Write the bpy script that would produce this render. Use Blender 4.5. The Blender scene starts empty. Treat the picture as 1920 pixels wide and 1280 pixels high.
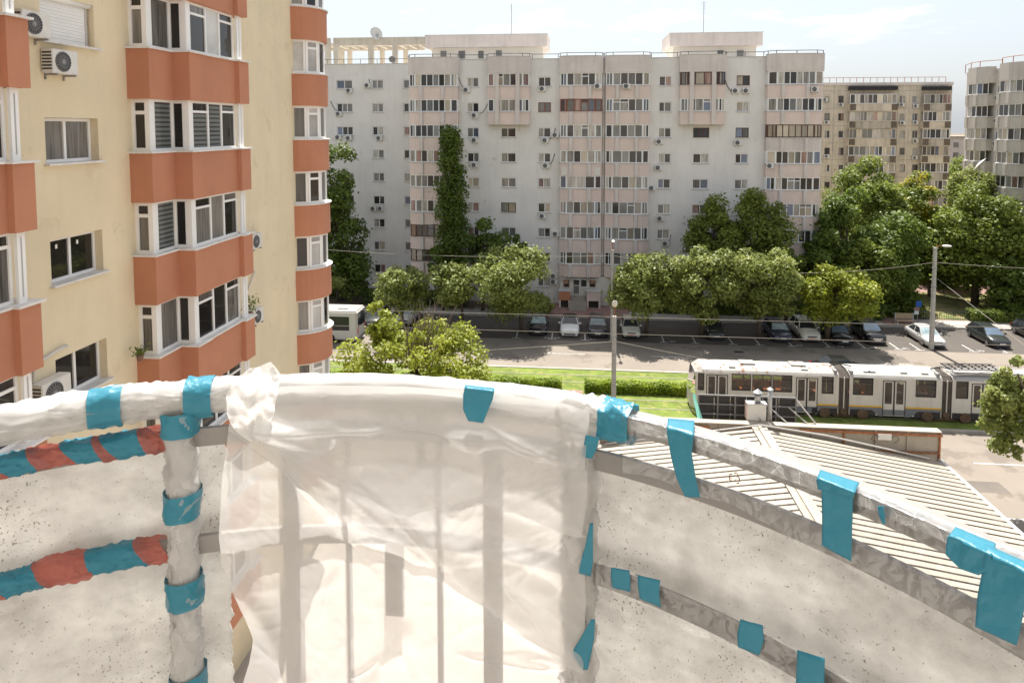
import bpy, bmesh, math, random
import numpy as np
from mathutils import Vector, Matrix, noise
rnd = random.Random(7)
RG = np.random.default_rng(11)
S = bpy.context.scene
COL = S.collection
rad = math.radians
# ------------------------------------------------------------------ camera, sky, sun, exposure
F, TH, PT, CY, CAMH = 1250.0, rad(5.5), rad(3.7), 320.8, 20.0
cd = bpy.data.cameras.new('camera'); cam = bpy.data.objects.new('camera', cd); COL.objects.link(cam)
cam.location = (0, 0, CAMH); cam.rotation_euler = (rad(90) - PT, 0, TH)
cd.sensor_width = 36; cd.lens = 36 * F / 1920; cd.shift_y = -(640 - CY) / 1920
cd.clip_start = 0.05; cd.clip_end = 5000
S.camera = cam
SUN_EL, SUN_AZX = rad(62), -0.09          # the sun stands beyond the grey block, a little to the left
W = bpy.data.worlds.new('World'); S.world = W; W.use_nodes = True
nt = W.node_tree; nt.nodes.clear()
wo = nt.nodes.new('ShaderNodeOutputWorld'); bg = nt.nodes.new('ShaderNodeBackground')
sky = nt.nodes.new('ShaderNodeTexSky'); sky.sky_type = 'NISHITA'; sky.sun_disc = False
sky.sun_elevation = SUN_EL; sky.sun_rotation = math.atan2(SUN_AZX, 1.0)
sky.air_density = 1.0; sky.dust_density = 4.0; sky.ozone_density = 1.0
tc = nt.nodes.new('ShaderNodeTexCoord'); mp = nt.nodes.new('ShaderNodeMapping'); mp.inputs['Scale'].default_value = (5, 5, 22)
cn = nt.nodes.new('ShaderNodeTexNoise'); cn.inputs['Scale'].default_value = 1.0; cn.inputs['Detail'].default_value = 7; cn.inputs['Roughness'].default_value = .6
cr = nt.nodes.new('ShaderNodeValToRGB'); cr.color_ramp.elements[0].position = .56; cr.color_ramp.elements[1].position = .72
cm = nt.nodes.new('ShaderNodeMath'); cm.operation = 'MULTIPLY'; cm.inputs[1].default_value = .75
mx = nt.nodes.new('ShaderNodeMix'); mx.data_type = 'RGBA'; mx.inputs['B'].default_value = (7.2, 7.0, 6.8, 1)
nt.links.new(tc.outputs['Generated'], mp.inputs['Vector']); nt.links.new(mp.outputs['Vector'], cn.inputs['Vector'])
nt.links.new(cn.outputs['Fac'], cr.inputs['Fac']); nt.links.new(cr.outputs['Color'], cm.inputs[0])
nt.links.new(cm.outputs[0], mx.inputs['Factor'])
hz = nt.nodes.new('ShaderNodeMix'); hz.data_type = 'RGBA'; hz.inputs['Factor'].default_value = .55; hz.inputs['B'].default_value = (4.75, 5.15, 5.6, 1)   # even summer haze over the whole sky
nt.links.new(sky.outputs['Color'], hz.inputs['A']); nt.links.new(hz.outputs['Result'], mx.inputs['A'])
nt.links.new(mx.outputs['Result'], bg.inputs['Color']); nt.links.new(bg.outputs['Background'], wo.inputs['Surface'])
bg.inputs['Strength'].default_value = 0.085
sl = bpy.data.lights.new('sun', 'SUN'); sl.energy = 4.5; sl.angle = rad(.53); sl.color = (1, .965, .91)
so = bpy.data.objects.new('sun', sl); COL.objects.link(so)
sv = Vector((SUN_AZX, 1, 0)).normalized() * math.cos(SUN_EL) + Vector((0, 0, math.sin(SUN_EL)))
so.location = sv * 300; so.rotation_euler = sv.to_track_quat('Z', 'Y').to_euler()
S.view_settings.view_transform = 'Standard'; S.view_settings.look = 'None'
S.view_settings.exposure = 1.2; S.view_settings.gamma = 1; S.view_settings.use_curve_mapping = False
# ------------------------------------------------------------------ photo pixel (1920x1280) -> direction; distance always comes from a plane
_fw = Vector((-math.sin(TH) * math.cos(PT), math.cos(TH) * math.cos(PT), -math.sin(PT)))
_rt = Vector((math.cos(TH), math.sin(TH), 0)); _up = _rt.cross(_fw)
def ray(px, py): return _fw + _rt * ((px - 960) / F) + _up * ((CY - py) / F)
def onY(px, py, Y): d = ray(px, py); t = Y / d.y; return Vector((d.x * t, Y, CAMH + d.z * t))
def onX(px, py, X): d = ray(px, py); t = X / d.x; return Vector((X, d.y * t, CAMH + d.z * t))
def onZ(px, py, Z): d = ray(px, py); t = (Z - CAMH) / d.z; return Vector((d.x * t, d.y * t, Z))
def projx(p):
    q = Vector(p) - Vector((0, 0, CAMH)); return 960 + F * q.dot(_rt) / q.dot(_fw)
# ------------------------------------------------------------------ materials
M = {}
def _n(nt, t, **k):
    n = nt.nodes.new(t)
    for a, b in k.items():
        if a in n.inputs: n.inputs[a].default_value = b
        else: setattr(n, a, b)
    return n
def mat(name, col, rough=.8, var=.12, scale=3., bump=0., bscale=60., metal=0., spec=.4, streak=0., spots=None, spotscale=8., spotpos=.62, coat=0., objvar=0., stretch=None):
    m = bpy.data.materials.new(name); m.use_nodes = True; nt = m.node_tree; b = nt.nodes['Principled BSDF']
    b.inputs['Roughness'].default_value = rough; b.inputs['Metallic'].default_value = metal; b.inputs['Specular IOR Level'].default_value = spec
    b.inputs['Coat Weight'].default_value = coat
    L = nt.links.new
    geo = _n(nt, 'ShaderNodeNewGeometry'); vec = geo.outputs['Position']
    if stretch:
        mpn = _n(nt, 'ShaderNodeMapping'); mpn.inputs['Scale'].default_value = stretch; L(vec, mpn.inputs['Vector']); vec = mpn.outputs['Vector']
    nz = _n(nt, 'ShaderNodeTexNoise', Scale=scale, Detail=5., Roughness=.6); L(vec, nz.inputs['Vector'])
    dk = _n(nt, 'ShaderNodeMix', data_type='RGBA')
    c = Vector(col)
    dk.inputs['A'].default_value = (*(c * (1 - var)), 1); dk.inputs['B'].default_value = (*[min(1, x * (1 + var)) for x in c], 1)
    rp = _n(nt, 'ShaderNodeMapRange'); rp.inputs['From Min'].default_value = .3; rp.inputs['From Max'].default_value = .7
    L(nz.outputs['Fac'], rp.inputs['Value']); L(rp.outputs['Result'], dk.inputs['Factor'])
    out = dk.outputs['Result']
    if streak:
        mp2 = _n(nt, 'ShaderNodeMapping'); mp2.inputs['Scale'].default_value = (1.6, 1.6, .12); L(geo.outputs['Position'], mp2.inputs['Vector'])
        n2 = _n(nt, 'ShaderNodeTexNoise', Scale=1.3, Detail=6., Roughness=.65); L(mp2.outputs['Vector'], n2.inputs['Vector'])
        r2 = _n(nt, 'ShaderNodeMapRange'); r2.inputs['From Min'].default_value = .48; r2.inputs['From Max'].default_value = .75; r2.inputs['To Max'].default_value = streak
        L(n2.outputs['Fac'], r2.inputs['Value'])
        m2 = _n(nt, 'ShaderNodeMix', data_type='RGBA'); m2.inputs['B'].default_value = (*(c * .45), 1); L(r2.outputs['Result'], m2.inputs['Factor']); L(out, m2.inputs['A']); out = m2.outputs['Result']
    if spots:
        n3 = _n(nt, 'ShaderNodeTexNoise', Scale=spotscale, Detail=4., Roughness=.7); L(vec, n3.inputs['Vector'])
        r3 = _n(nt, 'ShaderNodeMapRange'); r3.inputs['From Min'].default_value = spotpos; r3.inputs['From Max'].default_value = spotpos + .06
        L(n3.outputs['Fac'], r3.inputs['Value'])
        m3 = _n(nt, 'ShaderNodeMix', data_type='RGBA'); m3.inputs['B'].default_value = (*spots, 1); L(r3.outputs['Result'], m3.inputs['Factor']); L(out, m3.inputs['A']); out = m3.outputs['Result']
    if objvar:
        oi = _n(nt, 'ShaderNodeObjectInfo'); hs = _n(nt, 'ShaderNodeHueSaturation')
        r4 = _n(nt, 'ShaderNodeMapRange'); r4.inputs['To Min'].default_value = 1 - objvar; r4.inputs['To Max'].default_value = 1 + objvar
        L(oi.outputs['Random'], r4.inputs['Value']); L(r4.outputs['Result'], hs.inputs['Value']); L(out, hs.inputs['Color']); out = hs.outputs['Color']
    L(out, b.inputs['Base Color'])
    if bump:
        nb = _n(nt, 'ShaderNodeTexNoise', Scale=bscale, Detail=6., Roughness=.65); L(geo.outputs['Position'], nb.inputs['Vector'])
        bp = _n(nt, 'ShaderNodeBump', Strength=bump, Distance=.02); L(nb.outputs['Fac'], bp.inputs['Height']); L(bp.outputs['Normal'], b.inputs['Normal'])
    M[name] = m; return m
mat('plaster_grey', (.72, .685, .635), .9, .07, .35, .35, 25, streak=.15, spots=(.60, .54, .46), spotscale=.5, spotpos=.66)
mat('plaster_pink', (.69, .56, .49), .9, .06, .6, .35, 25, streak=.12)
mat('plaster_taupe', (.62, .555, .505), .9, .08, .6, .3, 25, streak=.25)
mat('plaster_cream', (.75, .64, .44), .9, .06, .5, .8, 45, streak=.10, spots=(.69, .575, .39), spotscale=.8, spotpos=.6)
mat('plaster_red', (.49, .215, .125), .9, .07, .7, .7, 60, streak=.10)
mat('plaster_white', (.66, .62, .55), .9, .06, .5, .3, 30)
mat('concrete_old', (.55, .475, .375), .9, .16, .5, .4, 12, streak=.6, spots=(.25, .21, .17), spotscale=1.2, spotpos=.64)
mat('concrete_grime', (.42, .37, .30), .9, .2, .8, .4, 12, streak=.8)
mat('concrete_far', (.54, .49, .43), .9, .07, .5, .3, 15, streak=.35)
mat('concrete_pale', (.58, .52, .42), .9, .12, .8, .3, 15, streak=.35)
mat('concrete_pole', (.40, .38, .35), .9, .12, 3, .3, 30, streak=.35)
mat('kerb_stone', (.34, .31, .27), .9, .12, 2, .3, 30)
mat('white_frame', (.80, .79, .76), .45, .03, 2)
mat('brown_frame', (.085, .035, .02), .45, .1, 2)
mat('red_wood_frame', (.22, .06, .03), .45, .1, 2)
mat('sill_grey', (.50, .48, .45), .7, .12, 3)
mat('sill_stone', (.66, .64, .60), .7, .12, 4, .2, 40)
mat('black_metal', (.03, .03, .035), .5, .1, 4)
mat('grey_metal', (.28, .27, .26), .5, .2, 4)
mat('dark_recess', (.045, .04, .037), .95, .3, 1)
mat('tar_black', (.03, .03, .032), .9, .2, 2)
mat('asphalt', (.215, .182, .147), .92, .10, .25, .5, 40, spots=(.165, .138, .11), spotscale=.3, spotpos=.55)
mat('asphalt_parking', (.09, .077, .065), .92, .12, .3, .5, 40, spots=(.09, .078, .066), spotscale=.5, spotpos=.58)  # darker than the road: shade over the strip put into the base colour
mat('asphalt_patch', (.14, .12, .10), .92, .12, .6, .5, 40)
mat('road_paint', (.52, .50, .46), .85, .2, 5, spots=(.20, .175, .15), spotscale=6, spotpos=.53)
mat('paving_red', (.27, .165, .135), .9, .15, 2, .3, 30)
mat('paving_grey', (.36, .32, .28), .9, .12, 1.5, .3, 30)
mat('soil', (.17, .125, .085), .95, .25, .8, .5, 10)
mat('grass_turf', (.125, .165, .026), .95, .35, .7, 1.0, 18, spots=(.20, .205, .05), spotscale=1.6, spotpos=.54)
mat('grass_dry', (.26, .22, .09), .95, .3, .6, .6, 10, spots=(.12, .15, .04), spotscale=.7, spotpos=.5)
mat('rail_steel', (.34, .29, .25), .5, .2, 2)
mat('bark', (.10, .075, .055), .95, .3, 6, .6, 25)
mat('bark_light', (.22, .18, .14), .95, .25, 6, .5, 25)
mat('stair_stone', (.36, .31, .26), .9, .1, 2, .2, 30)
mat('wood_slat', (.42, .31, .19), .7, .15, 5)
mat('ac_white', (.66, .64, .59), .5, .06, 3)
mat('ac_dark', (.05, .05, .05), .6, .1, 3)
mat('ac_grille', (.24, .24, .24), .5, .1, 3)
mat('hose_white', (.60, .58, .54), .6, .05, 3)
mat('roof_sheet', (.33, .29, .235), .55, .06, 1.2, objvar=.05, spots=(.28, .225, .165), spotscale=1.5, spotpos=.66)
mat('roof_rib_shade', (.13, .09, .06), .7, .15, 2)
mat('rust', (.30, .12, .05), .85, .35, 5)
mat('galvanised', (.42, .42, .41), .42, .15, 3, metal=.5); mat('frame_steel', (.17, .165, .16), .6, .15, 3); mat('sign_back', (.045, .042, .04), .9, .3, 2); mat('roof_black', (.02, .018, .016), .45, .1, 3, spec=.2); mat('grille_dark', (.13, .10, .075), .9, .3, 2)
mat('sheet_beige', (.38, .335, .265), .7, .1, 1, streak=.3)
mat('mint_sheet', (.22, .55, .44), .6, .1, 2)
mat('tram_cream', (.56, .525, .455), .5, .07, .8, coat=.1, streak=.28)
mat('tram_roof', (.36, .34, .305), .7, .06, 1.2, spots=(.22, .10, .05), spotscale=2.2, spotpos=.57)
mat('tram_roof_clean', (.35, .335, .305), .7, .08, 1.2, spots=(.24, .13, .07), spotscale=2.2, spotpos=.66)
mat('tram_grey', (.17, .175, .185), .6, .12, 1, streak=.3)
mat('tram_yellow', (.66, .38, .03), .5, .06, 2)
mat('bellows', (.115, .098, .082), .9, .2, 3)
mat('wheel_dirt', (.12, .075, .045), .9, .3, 5)
mat('seat_orange', (.55, .15, .02), .6, .1, 3)
mat('tyre', (.025, .025, .026), .9, .1, 5)
mat('rim', (.35, .35, .36), .35, .1, 5, metal=.8)
mat('plate', (.65, .65, .62), .5, .05, 5)
mat('plate_pink', (.70, .36, .30), .5, .05, 5)
mat('lamp_clear', (.50, .52, .54), .15, .1, 9, spec=.8)
mat('lamp_dark', (.03, .03, .035), .12, .1, 9, spec=.8)
mat('lamp_red', (.45, .02, .02), .2, .1, 5)
mat('chrome', (.7, .7, .72), .15, .05, 5, metal=1)
mat('bus_white', (.56, .53, .47), .4, .03, 1, coat=.2)
mat('sign_blue', (.02, .09, .36), .5, .05, 3)
mat('poster_a', (.24, .14, .09), .5, .5, 2.4, spots=(.5, .33, .22), spotscale=1.7, spotpos=.52)
mat('terracotta', (.18, .10, .07), .8, .1, 6)
mat('tape_blue', (.03, .225, .32), .36, .12, 18, .55, 45, spec=.6)
mat('tape_blue_shade', (.012, .235, .345), .6, .10, 14, .35, 70)
mat('steel_grey', (.23, .215, .20), .55, .08, 8)
mat('skin', (.42, .26, .19), .6, .05, 5)
mat('hair', (.03, .022, .016), .8, .1, 9)
for i, c in enumerate([(.62, .60, .56), (.16, .30, .52), (.40, .09, .12), (.10, .10, .11)]): mat('cloth_%d' % i, c, .9, .08, 8)
for nm, c, rg in [('paint_black', (.012, .012, .014), .22), ('paint_white', (.74, .74, .72), .25), ('paint_dark', (.035, .035, .04), .25), ('paint_cream', (.60, .59, .52), .25), ('paint_green', (.03, .035, .032), .25), ('paint_blue', (.05, .055, .085), .25), ('paint_silver', (.48, .47, .45), .28)]:
    mat(nm, c, rg, .03, 2, coat=.6)
def pane_mat(name, col, curtain=None, fold=22., rough=.06, spec=.5):
    m = bpy.data.materials.new(name); m.use_nodes = True; nt = m.node_tree; b = nt.nodes['Principled BSDF']; L = nt.links.new
    b.inputs['Roughness'].default_value = rough; b.inputs['Specular IOR Level'].default_value = spec
    geo = _n(nt, 'ShaderNodeNewGeometry'); oi = _n(nt, 'ShaderNodeObjectInfo')
    nz = _n(nt, 'ShaderNodeTexNoise', Scale=1.1, Detail=3.); L(geo.outputs['Position'], nz.inputs['Vector'])
    m1 = _n(nt, 'ShaderNodeMix', data_type='RGBA'); m1.inputs['A'].default_value = (*(Vector(col) * .55), 1); m1.inputs['B'].default_value = (*(Vector(col) * 1.5), 1)
    L(nz.outputs['Fac'], m1.inputs['Factor']); out = m1.outputs['Result']
    if curtain:
        mpn = _n(nt, 'ShaderNodeMapping'); mpn.inputs['Scale'].default_value = (1, 1, .05); L(geo.outputs['Position'], mpn.inputs['Vector'])
        wv = _n(nt, 'ShaderNodeTexNoise', Scale=fold * .5, Detail=2.); L(mpn.outputs['Vector'], wv.inputs['Vector'])
        r = _n(nt, 'ShaderNodeMapRange'); r.inputs['From Min'].default_value = .35; r.inputs['From Max'].default_value = .6; L(wv.outputs['Fac'], r.inputs['Value'])
        m2 = _n(nt, 'ShaderNodeMix', data_type='RGBA'); m2.inputs['B'].default_value = (*curtain, 1); L(out, m2.inputs['A']); L(r.outputs['Result'], m2.inputs['Factor']); out = m2.outputs['Result']
    hs = _n(nt, 'ShaderNodeHueSaturation'); r4 = _n(nt, 'ShaderNodeMapRange'); r4.inputs['To Min'].default_value = .6; r4.inputs['To Max'].default_value = 1.35
    L(oi.outputs['Random'], r4.inputs['Value']); L(r4.outputs['Result'], hs.inputs['Value']); L(out, hs.inputs['Color']); L(hs.outputs['Color'], b.inputs['Base Color'])
    M[name] = m
pane_mat('pane_dark', (.05, .044, .04))
pane_mat('pane_grey', (.15, .145, .135), (.22, .21, .19))
pane_mat('pane_curtain', (.22, .20, .17), (.46, .42, .36))
pane_mat('pane_beige', (.38, .32, .24), (.48, .41, .31), 8)
pane_mat('pane_blue', (.13, .15, .20), (.17, .19, .24))
pane_mat('pane_red', (.20, .11, .09), (.34, .22, .18), 7)
def pick_pane(lo=0):
    return rnd.choices(['pane_dark', 'pane_grey', 'pane_curtain', 'pane_beige', 'pane_blue', 'pane_red'], [4 + lo, 4, 4, 2, 1.2, 1])[0]
def clear_glass(name, tint=(.92, .95, .94), refl=.10):
    m = bpy.data.materials.new(name); m.use_nodes = True; nt = m.node_tree; nt.nodes.clear(); L = nt.links.new
    o = _n(nt, 'ShaderNodeOutputMaterial'); mixs = _n(nt, 'ShaderNodeMixShader'); t = _n(nt, 'ShaderNodeBsdfTransparent'); g = _n(nt, 'ShaderNodeBsdfGlossy', Roughness=.02)
    t.inputs['Color'].default_value = (*tint, 1); fr = _n(nt, 'ShaderNodeFresnel', IOR=1.5); ad = _n(nt, 'ShaderNodeMath'); ad.operation = 'ADD'; ad.inputs[1].default_value = refl
    L(fr.outputs['Fac'], ad.inputs[0]); L(ad.outputs[0], mixs.inputs['Fac']); L(t.outputs[0], mixs.inputs[1]); L(g.outputs[0], mixs.inputs[2]); L(mixs.outputs[0], o.inputs['Surface']); M[name] = m
clear_glass('glass_clear'); clear_glass('glass_tint', (.45, .47, .47), .06); clear_glass('glass_tram', (.50, .48, .45), .03)
pane_mat('car_glass', (.03, .033, .036), None, 8, .06, .45); pane_mat('car_glass_reflect', (.13, .17, .22), None, 8, .06, .5)  # bluish second glass: a reflection painted into the base colour
pane_mat('car_glass_shade', (.15, .19, .20), (.27, .34, .35), 3, .06, .5)
def leaf_mat(name, a, b_, trans=.35, yellow=None):
    m = bpy.data.materials.new(name); m.use_nodes = True; nt = m.node_tree; nt.nodes.clear(); L = nt.links.new
    o = _n(nt, 'ShaderNodeOutputMaterial'); at = _n(nt, 'ShaderNodeAttribute'); at.attribute_name = 'tint'
    mi = _n(nt, 'ShaderNodeMix', data_type='RGBA'); mi.inputs['A'].default_value = (*a, 1); mi.inputs['B'].default_value = (*b_, 1); L(at.outputs['Fac'], mi.inputs['Factor']); out = mi.outputs['Result']
    if yellow:
        geo = _n(nt, 'ShaderNodeNewGeometry'); nz = _n(nt, 'ShaderNodeTexNoise', Scale=.55, Detail=3.); L(geo.outputs['Position'], nz.inputs['Vector'])
        r = _n(nt, 'ShaderNodeMapRange'); r.inputs['From Min'].default_value = .5; r.inputs['From Max'].default_value = .62; L(nz.outputs['Fac'], r.inputs['Value'])
        m2 = _n(nt, 'ShaderNodeMix', data_type='RGBA'); m2.inputs['B'].default_value = (*yellow, 1); L(out, m2.inputs['A']); L(r.outputs['Result'], m2.inputs['Factor']); out = m2.outputs['Result']
    p = _n(nt, 'ShaderNodeBsdfPrincipled', Roughness=.5); p.inputs['Specular IOR Level'].default_value = .35; t = _n(nt, 'ShaderNodeBsdfTranslucent'); s = _n(nt, 'ShaderNodeMixShader'); s.inputs['Fac'].default_value = trans
    L(out, p.inputs['Base Color']); L(out, t.inputs['Color']); L(p.outputs[0], s.inputs[1]); L(t.outputs[0], s.inputs[2]); L(s.outputs[0], o.inputs['Surface']); M[name] = m
leaf_mat('leaf_dark', (.055, .09, .016), (.17, .23, .035), .45)
leaf_mat('leaf_mid', (.085, .125, .02), (.25, .30, .05), .45)
leaf_mat('leaf_ash', (.11, .15, .03), (.34, .37, .10), .45)
leaf_mat('leaf_lime', (.14, .18, .018), (.40, .43, .055), .5)
leaf_mat('leaf_yellow', (.09, .14, .02), (.22, .27, .04), .45, (.46, .40, .03))
leaf_mat('leaf_hedge', (.12, .19, .014), (.34, .42, .035), .45)
# ------------------------------------------------------------------ objects: thing > part > sub-part, translation only between levels
LOC = {}
def link(o, parent, loc, rotz=0.):
    COL.objects.link(o); loc = Vector(loc); LOC[o.name] = loc
    if parent is not None: o.parent = parent; o.location = loc - LOC[parent.name]
    else: o.location = loc
    if rotz: o.rotation_euler = (0, 0, rotz)
    return o
def tag(o, label=None, cat=None, group=None, kind=None):
    if label: o['label'] = label
    if cat: o['category'] = cat
    if group: o['group'] = group
    if kind: o['kind'] = kind
    return o
def thing(name, label, cat, loc=(0, 0, 0), rotz=0., group=None, local=False):
    """local: parts are given in the thing's own frame, else in world coordinates"""
    o = bpy.data.objects.new(name, None); o.empty_display_size = .2
    link(o, None, loc, rotz)
    if local: LOC[o.name] = Vector((0, 0, 0))
    return tag(o, label, cat, group)
def copy_tree(o, parent=None):
    c = o.copy(); COL.objects.link(c)
    if parent is not None: c.parent = parent; c.matrix_parent_inverse = o.matrix_parent_inverse
    for ch in list(o.children): copy_tree(ch, c)
    return c
class MB:
    def __init__(s): s.v = []; s.f = []; s.m = []
    def quad(s, a, b, c, d, mi=0): n = len(s.v); s.v += [tuple(a), tuple(b), tuple(c), tuple(d)]; s.f.append((n, n + 1, n + 2, n + 3)); s.m.append(mi); return s
    def box(s, x0, x1, y0, y1, z0, z1, mi=0):
        n = len(s.v); s.v += [(x0, y0, z0), (x1, y0, z0), (x1, y1, z0), (x0, y1, z0), (x0, y0, z1), (x1, y0, z1), (x1, y1, z1), (x0, y1, z1)]
        s.f += [(n, n + 3, n + 2, n + 1), (n + 4, n + 5, n + 6, n + 7), (n, n + 1, n + 5, n + 4), (n + 1, n + 2, n + 6, n + 5), (n + 2, n + 3, n + 7, n + 6), (n + 3, n, n + 4, n + 7)]; s.m += [mi] * 6; return s
    def prism(s, pts, z0, z1, mi=0, cap=True):
        n = len(s.v); k = len(pts); s.v += [(p[0], p[1], z0) for p in pts] + [(p[0], p[1], z1) for p in pts]
        for i in range(k): j = (i + 1) % k; s.f.append((n + i, n + j, n + k + j, n + k + i)); s.m.append(mi)
        if cap: s.f += [tuple(n + i for i in reversed(range(k))), tuple(n + k + i for i in range(k))]; s.m += [mi] * 2
        return s
    def tube(s, pts, r, seg=6, mi=0, cap=True):
        pts = [Vector(p) for p in pts]; n0 = len(s.v); rs = r if isinstance(r, (list, tuple)) else [r] * len(pts)
        for i, p in enumerate(pts):
            t = (pts[min(i + 1, len(pts) - 1)] - pts[max(i - 1, 0)]).normalized()
            u = t.cross(Vector((0, 0, 1))) if abs(t.z) < .95 else t.cross(Vector((1, 0, 0))); u.normalize(); w = t.cross(u)
            for k in range(seg): a = 2 * math.pi * k / seg; s.v.append(tuple(p + (u * math.cos(a) + w * math.sin(a)) * rs[i]))
        for i in range(len(pts) - 1):
            for k in range(seg): a = n0 + i * seg + k; b = n0 + i * seg + (k + 1) % seg; s.f.append((a, b, b + seg, a + seg)); s.m.append(mi)
        if cap: s.f += [tuple(n0 + k for k in reversed(range(seg))), tuple(n0 + (len(pts) - 1) * seg + k for k in range(seg))]; s.m += [mi] * 2
        return s
    def beam(s, a, b, w, h, mi=0):
        a = Vector(a); b = Vector(b); t = (b - a).normalized(); u = t.cross(Vector((0, 0, 1)))
        if u.length < .01: u = Vector((1, 0, 0))
        u.normalize(); v = u.cross(t); n = len(s.v)
        for p in (a, b):
            for su, sv_ in ((-1, -1), (1, -1), (1, 1), (-1, 1)): s.v.append(tuple(p + u * su * w / 2 + v * sv_ * h / 2))
        s.f += [(n, n + 1, n + 2, n + 3), (n + 7, n + 6, n + 5, n + 4)] + [(n + i, n + 4 + i, n + 4 + (i + 1) % 4, n + (i + 1) % 4) for i in range(4)]; s.m += [mi] * 6; return s
    def lathe(s, prof, c, seg=16, mi=0, axis='z'):
        n = len(s.v); c = Vector(c)
        for r, h in prof:
            for k in range(seg):
                a = 2 * math.pi * k / seg; p = (r * math.cos(a), r * math.sin(a), h)
                if axis == 'y': p = (p[0], p[2], p[1])
                if axis == 'x': p = (p[2], p[0], p[1])
                s.v.append(tuple(c + Vector(p)))
        for i in range(len(prof) - 1):
            for k in range(seg): a = n + i * seg + k; b = n + i * seg + (k + 1) % seg; s.f.append((a, b, b + seg, a + seg)); s.m.append(mi)
        s.f += [tuple(n + k for k in reversed(range(seg))), tuple(n + (len(prof) - 1) * seg + k for k in range(seg))]; s.m += [mi] * 2; return s
    def mesh(s, name, mats, smooth=False, fix=True):
        me = bpy.data.meshes.new(name); me.from_pydata(s.v, [], s.f)
        for m in (mats if isinstance(mats, (list, tuple)) else [mats]): me.materials.append(M[m])
        if len(set(s.m)) > 1: me.polygons.foreach_set('material_index', s.m)
        if fix:
            b = bmesh.new(); b.from_mesh(me); bmesh.ops.recalc_face_normals(b, faces=b.faces); b.to_mesh(me); b.free()
        if smooth: me.shade_smooth()
        return me
    def build(s, name, mats, parent=None, loc=(0, 0, 0), smooth=False, rotz=0.): return link(bpy.data.objects.new(name, s.mesh(name, mats, smooth)), parent, loc, rotz)
UNIT = {}
def box(name, m, parent, c, size, rot=None):
    """leaf piece: shared unit cube per material, scaled"""
    if m not in UNIT: UNIT[m] = MB().box(-.5, .5, -.5, .5, -.5, .5).mesh('block_' + m, m)
    o = link(bpy.data.objects.new(name, UNIT[m]), parent, c); o.scale = size
    if rot: o.rotation_euler = rot
    return o
def bbox(name, m, parent, x0, x1, y0, y1, z0, z1): return box(name, m, parent, ((x0 + x1) / 2, (y0 + y1) / 2, (z0 + z1) / 2), (abs(x1 - x0), abs(y1 - y0), abs(z1 - z0)))
def struct(name, mb, m, parent=None, loc=(0, 0, 0), smooth=False):
    o = mb.build(name, m, parent, loc, smooth)
    if parent is None: o['kind'] = 'structure'
    return o
ORD = ['top', 'second', 'third', 'fourth', 'fifth', 'sixth', 'seventh', 'eighth', 'ninth', 'tenth']
NUM = ['first', 'second', 'third', 'fourth', 'fifth', 'sixth', 'seventh', 'eighth', 'ninth', 'tenth', 'eleventh', 'twelfth']
# ================================================================== SETTING: ground, roads, tracks
GX0, GX1 = -160, 160
struct('ground', MB().quad((-1500, -600, -.06), (1500, -600, -.06), (1500, 2500, -.06), (-1500, 2500, -.06)), 'soil')
road = struct('far_road', MB().quad((GX0, 54.35, 0), (GX1, 54.35, 0), (GX1, 62.0, 0), (GX0, 62.0, 0)), 'asphalt')
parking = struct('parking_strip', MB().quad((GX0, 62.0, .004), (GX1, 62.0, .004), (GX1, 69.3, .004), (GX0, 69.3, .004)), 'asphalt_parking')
near_road = struct('near_road', MB().quad((GX0, 33.6, 0), (GX1, 33.6, 0), (GX1, 45.2, 0), (GX0, 45.2, 0)), 'asphalt')
struct('near_pavement', MB().box(GX0, GX1, 4, 33.6, -.05, .12), 'paving_grey')
struct('far_pavement', MB().box(GX0, GX1, 69.45, 72.0, -.05, .125), 'paving_grey')
struct('front_yard', MB().box(-60, 60, 72.0, 140, -.05, .105), 'soil')
struct('tram_lawn', MB().box(GX0, GX1, 45.45, 54.1, -.05, .11), 'grass_turf')
struct('park_lawn', MB().quad((34, 72.3, .13), (70, 72.3, .13), (70, 112, .13), (34, 112, .13)), 'grass_dry')
struct('park_path', MB().quad((31.2, 69.6, .16), (34.6, 69.6, .16), (36.5, 84, .16), (33.6, 84, .16)).quad((33.6, 84, .161), (60, 84, .161), (60, 88, .161), (33.6, 88, .161)), 'paving_red')
struct('entrance_paving', MB().quad((-4.2, 69.6, .131), (5.8, 69.6, .131), (5.8, 74.8, .131), (-4.2, 74.8, .131)), 'paving_red')
def kerb(name, y0, y1, h):
    k = tag(bpy.data.objects.new(name, None), kind='structure'); link(k, None, (0, y0, 0)); n = 66
    me = MB().box(-1.19, 1.19, 0, y1 - y0, -.02, h).mesh('kerb_stone', 'kerb_stone')
    for i in range(n): link(bpy.data.objects.new('kerb_stone', me), k, (-78 + i * 2.4, y0, 0))
kerb('far_lawn_kerb', 54.1, 54.36, .16); kerb('near_lawn_kerb', 45.2, 45.46, .17); kerb('far_pavement_kerb', 69.28, 69.46, .15); kerb('near_pavement_kerb', 33.58, 33.8, .15)
for y in (46.9, 48.35, 51.35, 52.85): struct('tram_rail', MB().box(GX0, GX1, y - .035, y + .035, .08, .135), 'rail_steel')
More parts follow.
